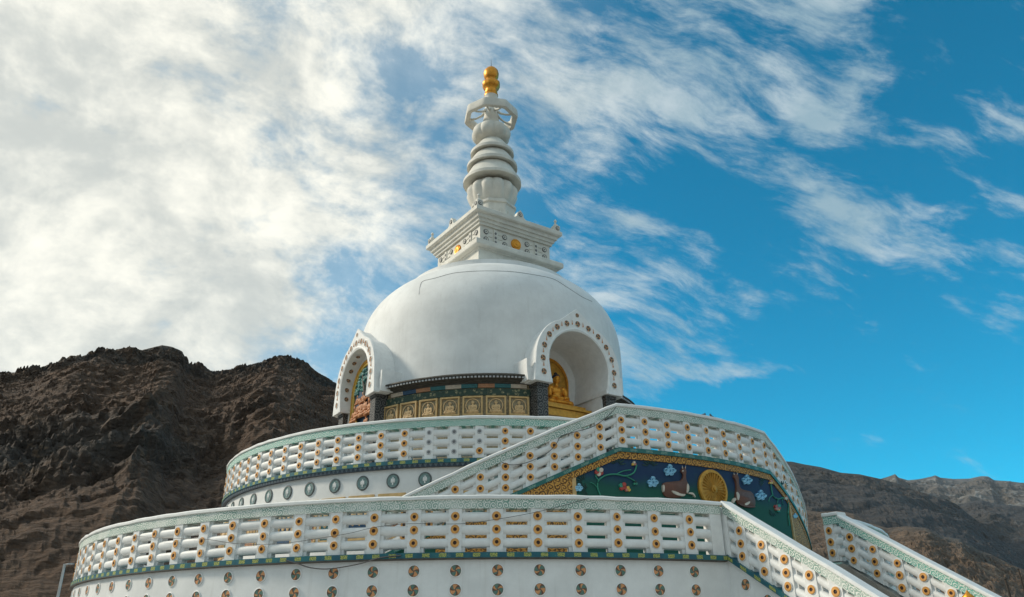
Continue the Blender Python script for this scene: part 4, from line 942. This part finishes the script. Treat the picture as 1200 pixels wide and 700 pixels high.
# ------------------------------------------------------------------ small things
def pigeon(a, turn, label):
    t_ = thing('pigeon', label, 'bird', tuple(pol(R3-.32, a, Z2)))
    M = Matrix.Translation(pol(R3-.32, a, Z2+.002)) @ RZ(a+turn) @ Matrix.Scale(.72, 4)
    b = MB(); b.ell((0, 0, .12), (.14, .07, .075), 12, 8); b.ell((.10, 0, .17), (.065, .05, .07), 10, 6); b.ell((.145, 0, .225), (.042, .036, .040), 10, 6); b.ell((-.17, 0, .10), (.10, .045, .022), 10, 6)
    add('body', b.mesh('body', 'pigeon_grey', 60), t_, M)
    b = MB(); b.tube([(.18, 0, .222), (.215, 0, .215)], [.012, .003], 6); add('beak', b.mesh('beak', 'rust_iron'), t_, M)
    for s in (-1, 1): b = MB(); b.tube([(.01, s*.03, .07), (.015, s*.03, .0)], .008, 5); b.tube([(-.01, s*.03, .004), (.05, s*.03, .004)], .007, 5); add('leg', b.mesh('leg', 'pink_paint'), t_, M)
pigeon(33.0, 12, 'dark pigeon on the coping above the wheel, turned along the parapet')
pigeon(34.9, 190, 'dark pigeon on the coping above the upright deer, facing the other pigeon')
# lamp post on the slope behind the lower drum
lp_ = ray(76, 661); k = 46/lp_.xy.length; tp = EYE+lp_*k
lm = thing('lamp_post', 'thin grey lamp post with a short arm beside the lower drum', 'lamp post', (tp.x, tp.y, GROUND))
b = MB(); b.tube([(tp.x, tp.y, GROUND), (tp.x, tp.y, tp.z)], [.09, .06], 10); add('pole', b.mesh('pole', 'galvanised', 50), lm)
b = MB(); b.tube([(tp.x, tp.y, tp.z-.04), (tp.x+.25, tp.y, tp.z+.0)], .04, 8); add('arm', b.mesh('arm', 'galvanised', 50), lm)
b = MB(); b.box((tp.x+.30, tp.y, tp.z), (.12, .08, .03)); b.ell((tp.x+.30, tp.y, tp.z-.025), (.09, .06, .03), 10, 6); add('lamp_head', b.mesh('lamp_head', 'galvanised', 30), lm)
for (x, y), dist, r, lab in (((1178, 679), 42, .05, 'tall leaning rusty iron post on the brown hillside'), ((1193, 667), 56, .05, 'short rusty iron post standing farther up the brown hillside')):
    d = ray(x, y); tp = EYE+d*(dist/d.xy.length); b = MB(); b.tube([(tp.x+.14, tp.y, GROUND-3), (tp.x+.02, tp.y, tp.z-.4), (tp.x, tp.y, tp.z)], r, 8); b.box((tp.x, tp.y, tp.z+.01), (r*1.3, r*1.3, .012)); tag(add('iron_post', b.mesh('iron_post', 'rust_iron', 40)), lab, 'post')
# gilt finial on a pier at the foot of the steps
d = ray(1133, 692); o_ = 18.5; t_ = (nv.dot(nv*o_)-nv.dot(EYE))/nv.dot(d); tp = EYE+d*t_
fp = thing('gilt_finial', 'small pointed gold finial on a white pier inside the lower steps', 'finial', (tp.x, tp.y, tp.z-1.5))
b = MB(); b.lathe([(.13, tp.z-.36), (.15, tp.z-.30), (.10, tp.z-.27), (.14, tp.z-.20), (.13, tp.z-.13), (.05, tp.z-.06), (.012, tp.z)], 16, c=(tp.x, tp.y)); add('flame', b.mesh('flame', 'gold', 50), fp)
b = MB(); b.box((tp.x, tp.y, tp.z-1.10), (.16, .16, .70)); b.box((tp.x, tp.y, tp.z-.38), (.19, .19, .019)); add('pier', b.mesh('pier', 'white_paint'), fp)

# ------------------------------------------------------------------ thin mountain air
b = MB(); b.box((0, 1500, 440), (6500, 6500, 448)); hz = add('haze', b.mesh('haze', 'plaster')); hz['kind'] = 'stuff'
m = bpy.data.materials.new('haze'); m.use_nodes = True; m.node_tree.nodes.clear(); N = NT(m.node_tree)
v = N.node('ShaderNodeVolumePrincipled'); v.inputs['Color'].default_value = (.80, .88, .95, 1); v.inputs['Density'].default_value = 2.2e-5; v.inputs['Anisotropy'].default_value = .2
m.node_tree.links.new(v.outputs[0], N.node('ShaderNodeOutputMaterial').inputs['Volume']); hz.data.materials.clear(); hz.data.materials.append(m)
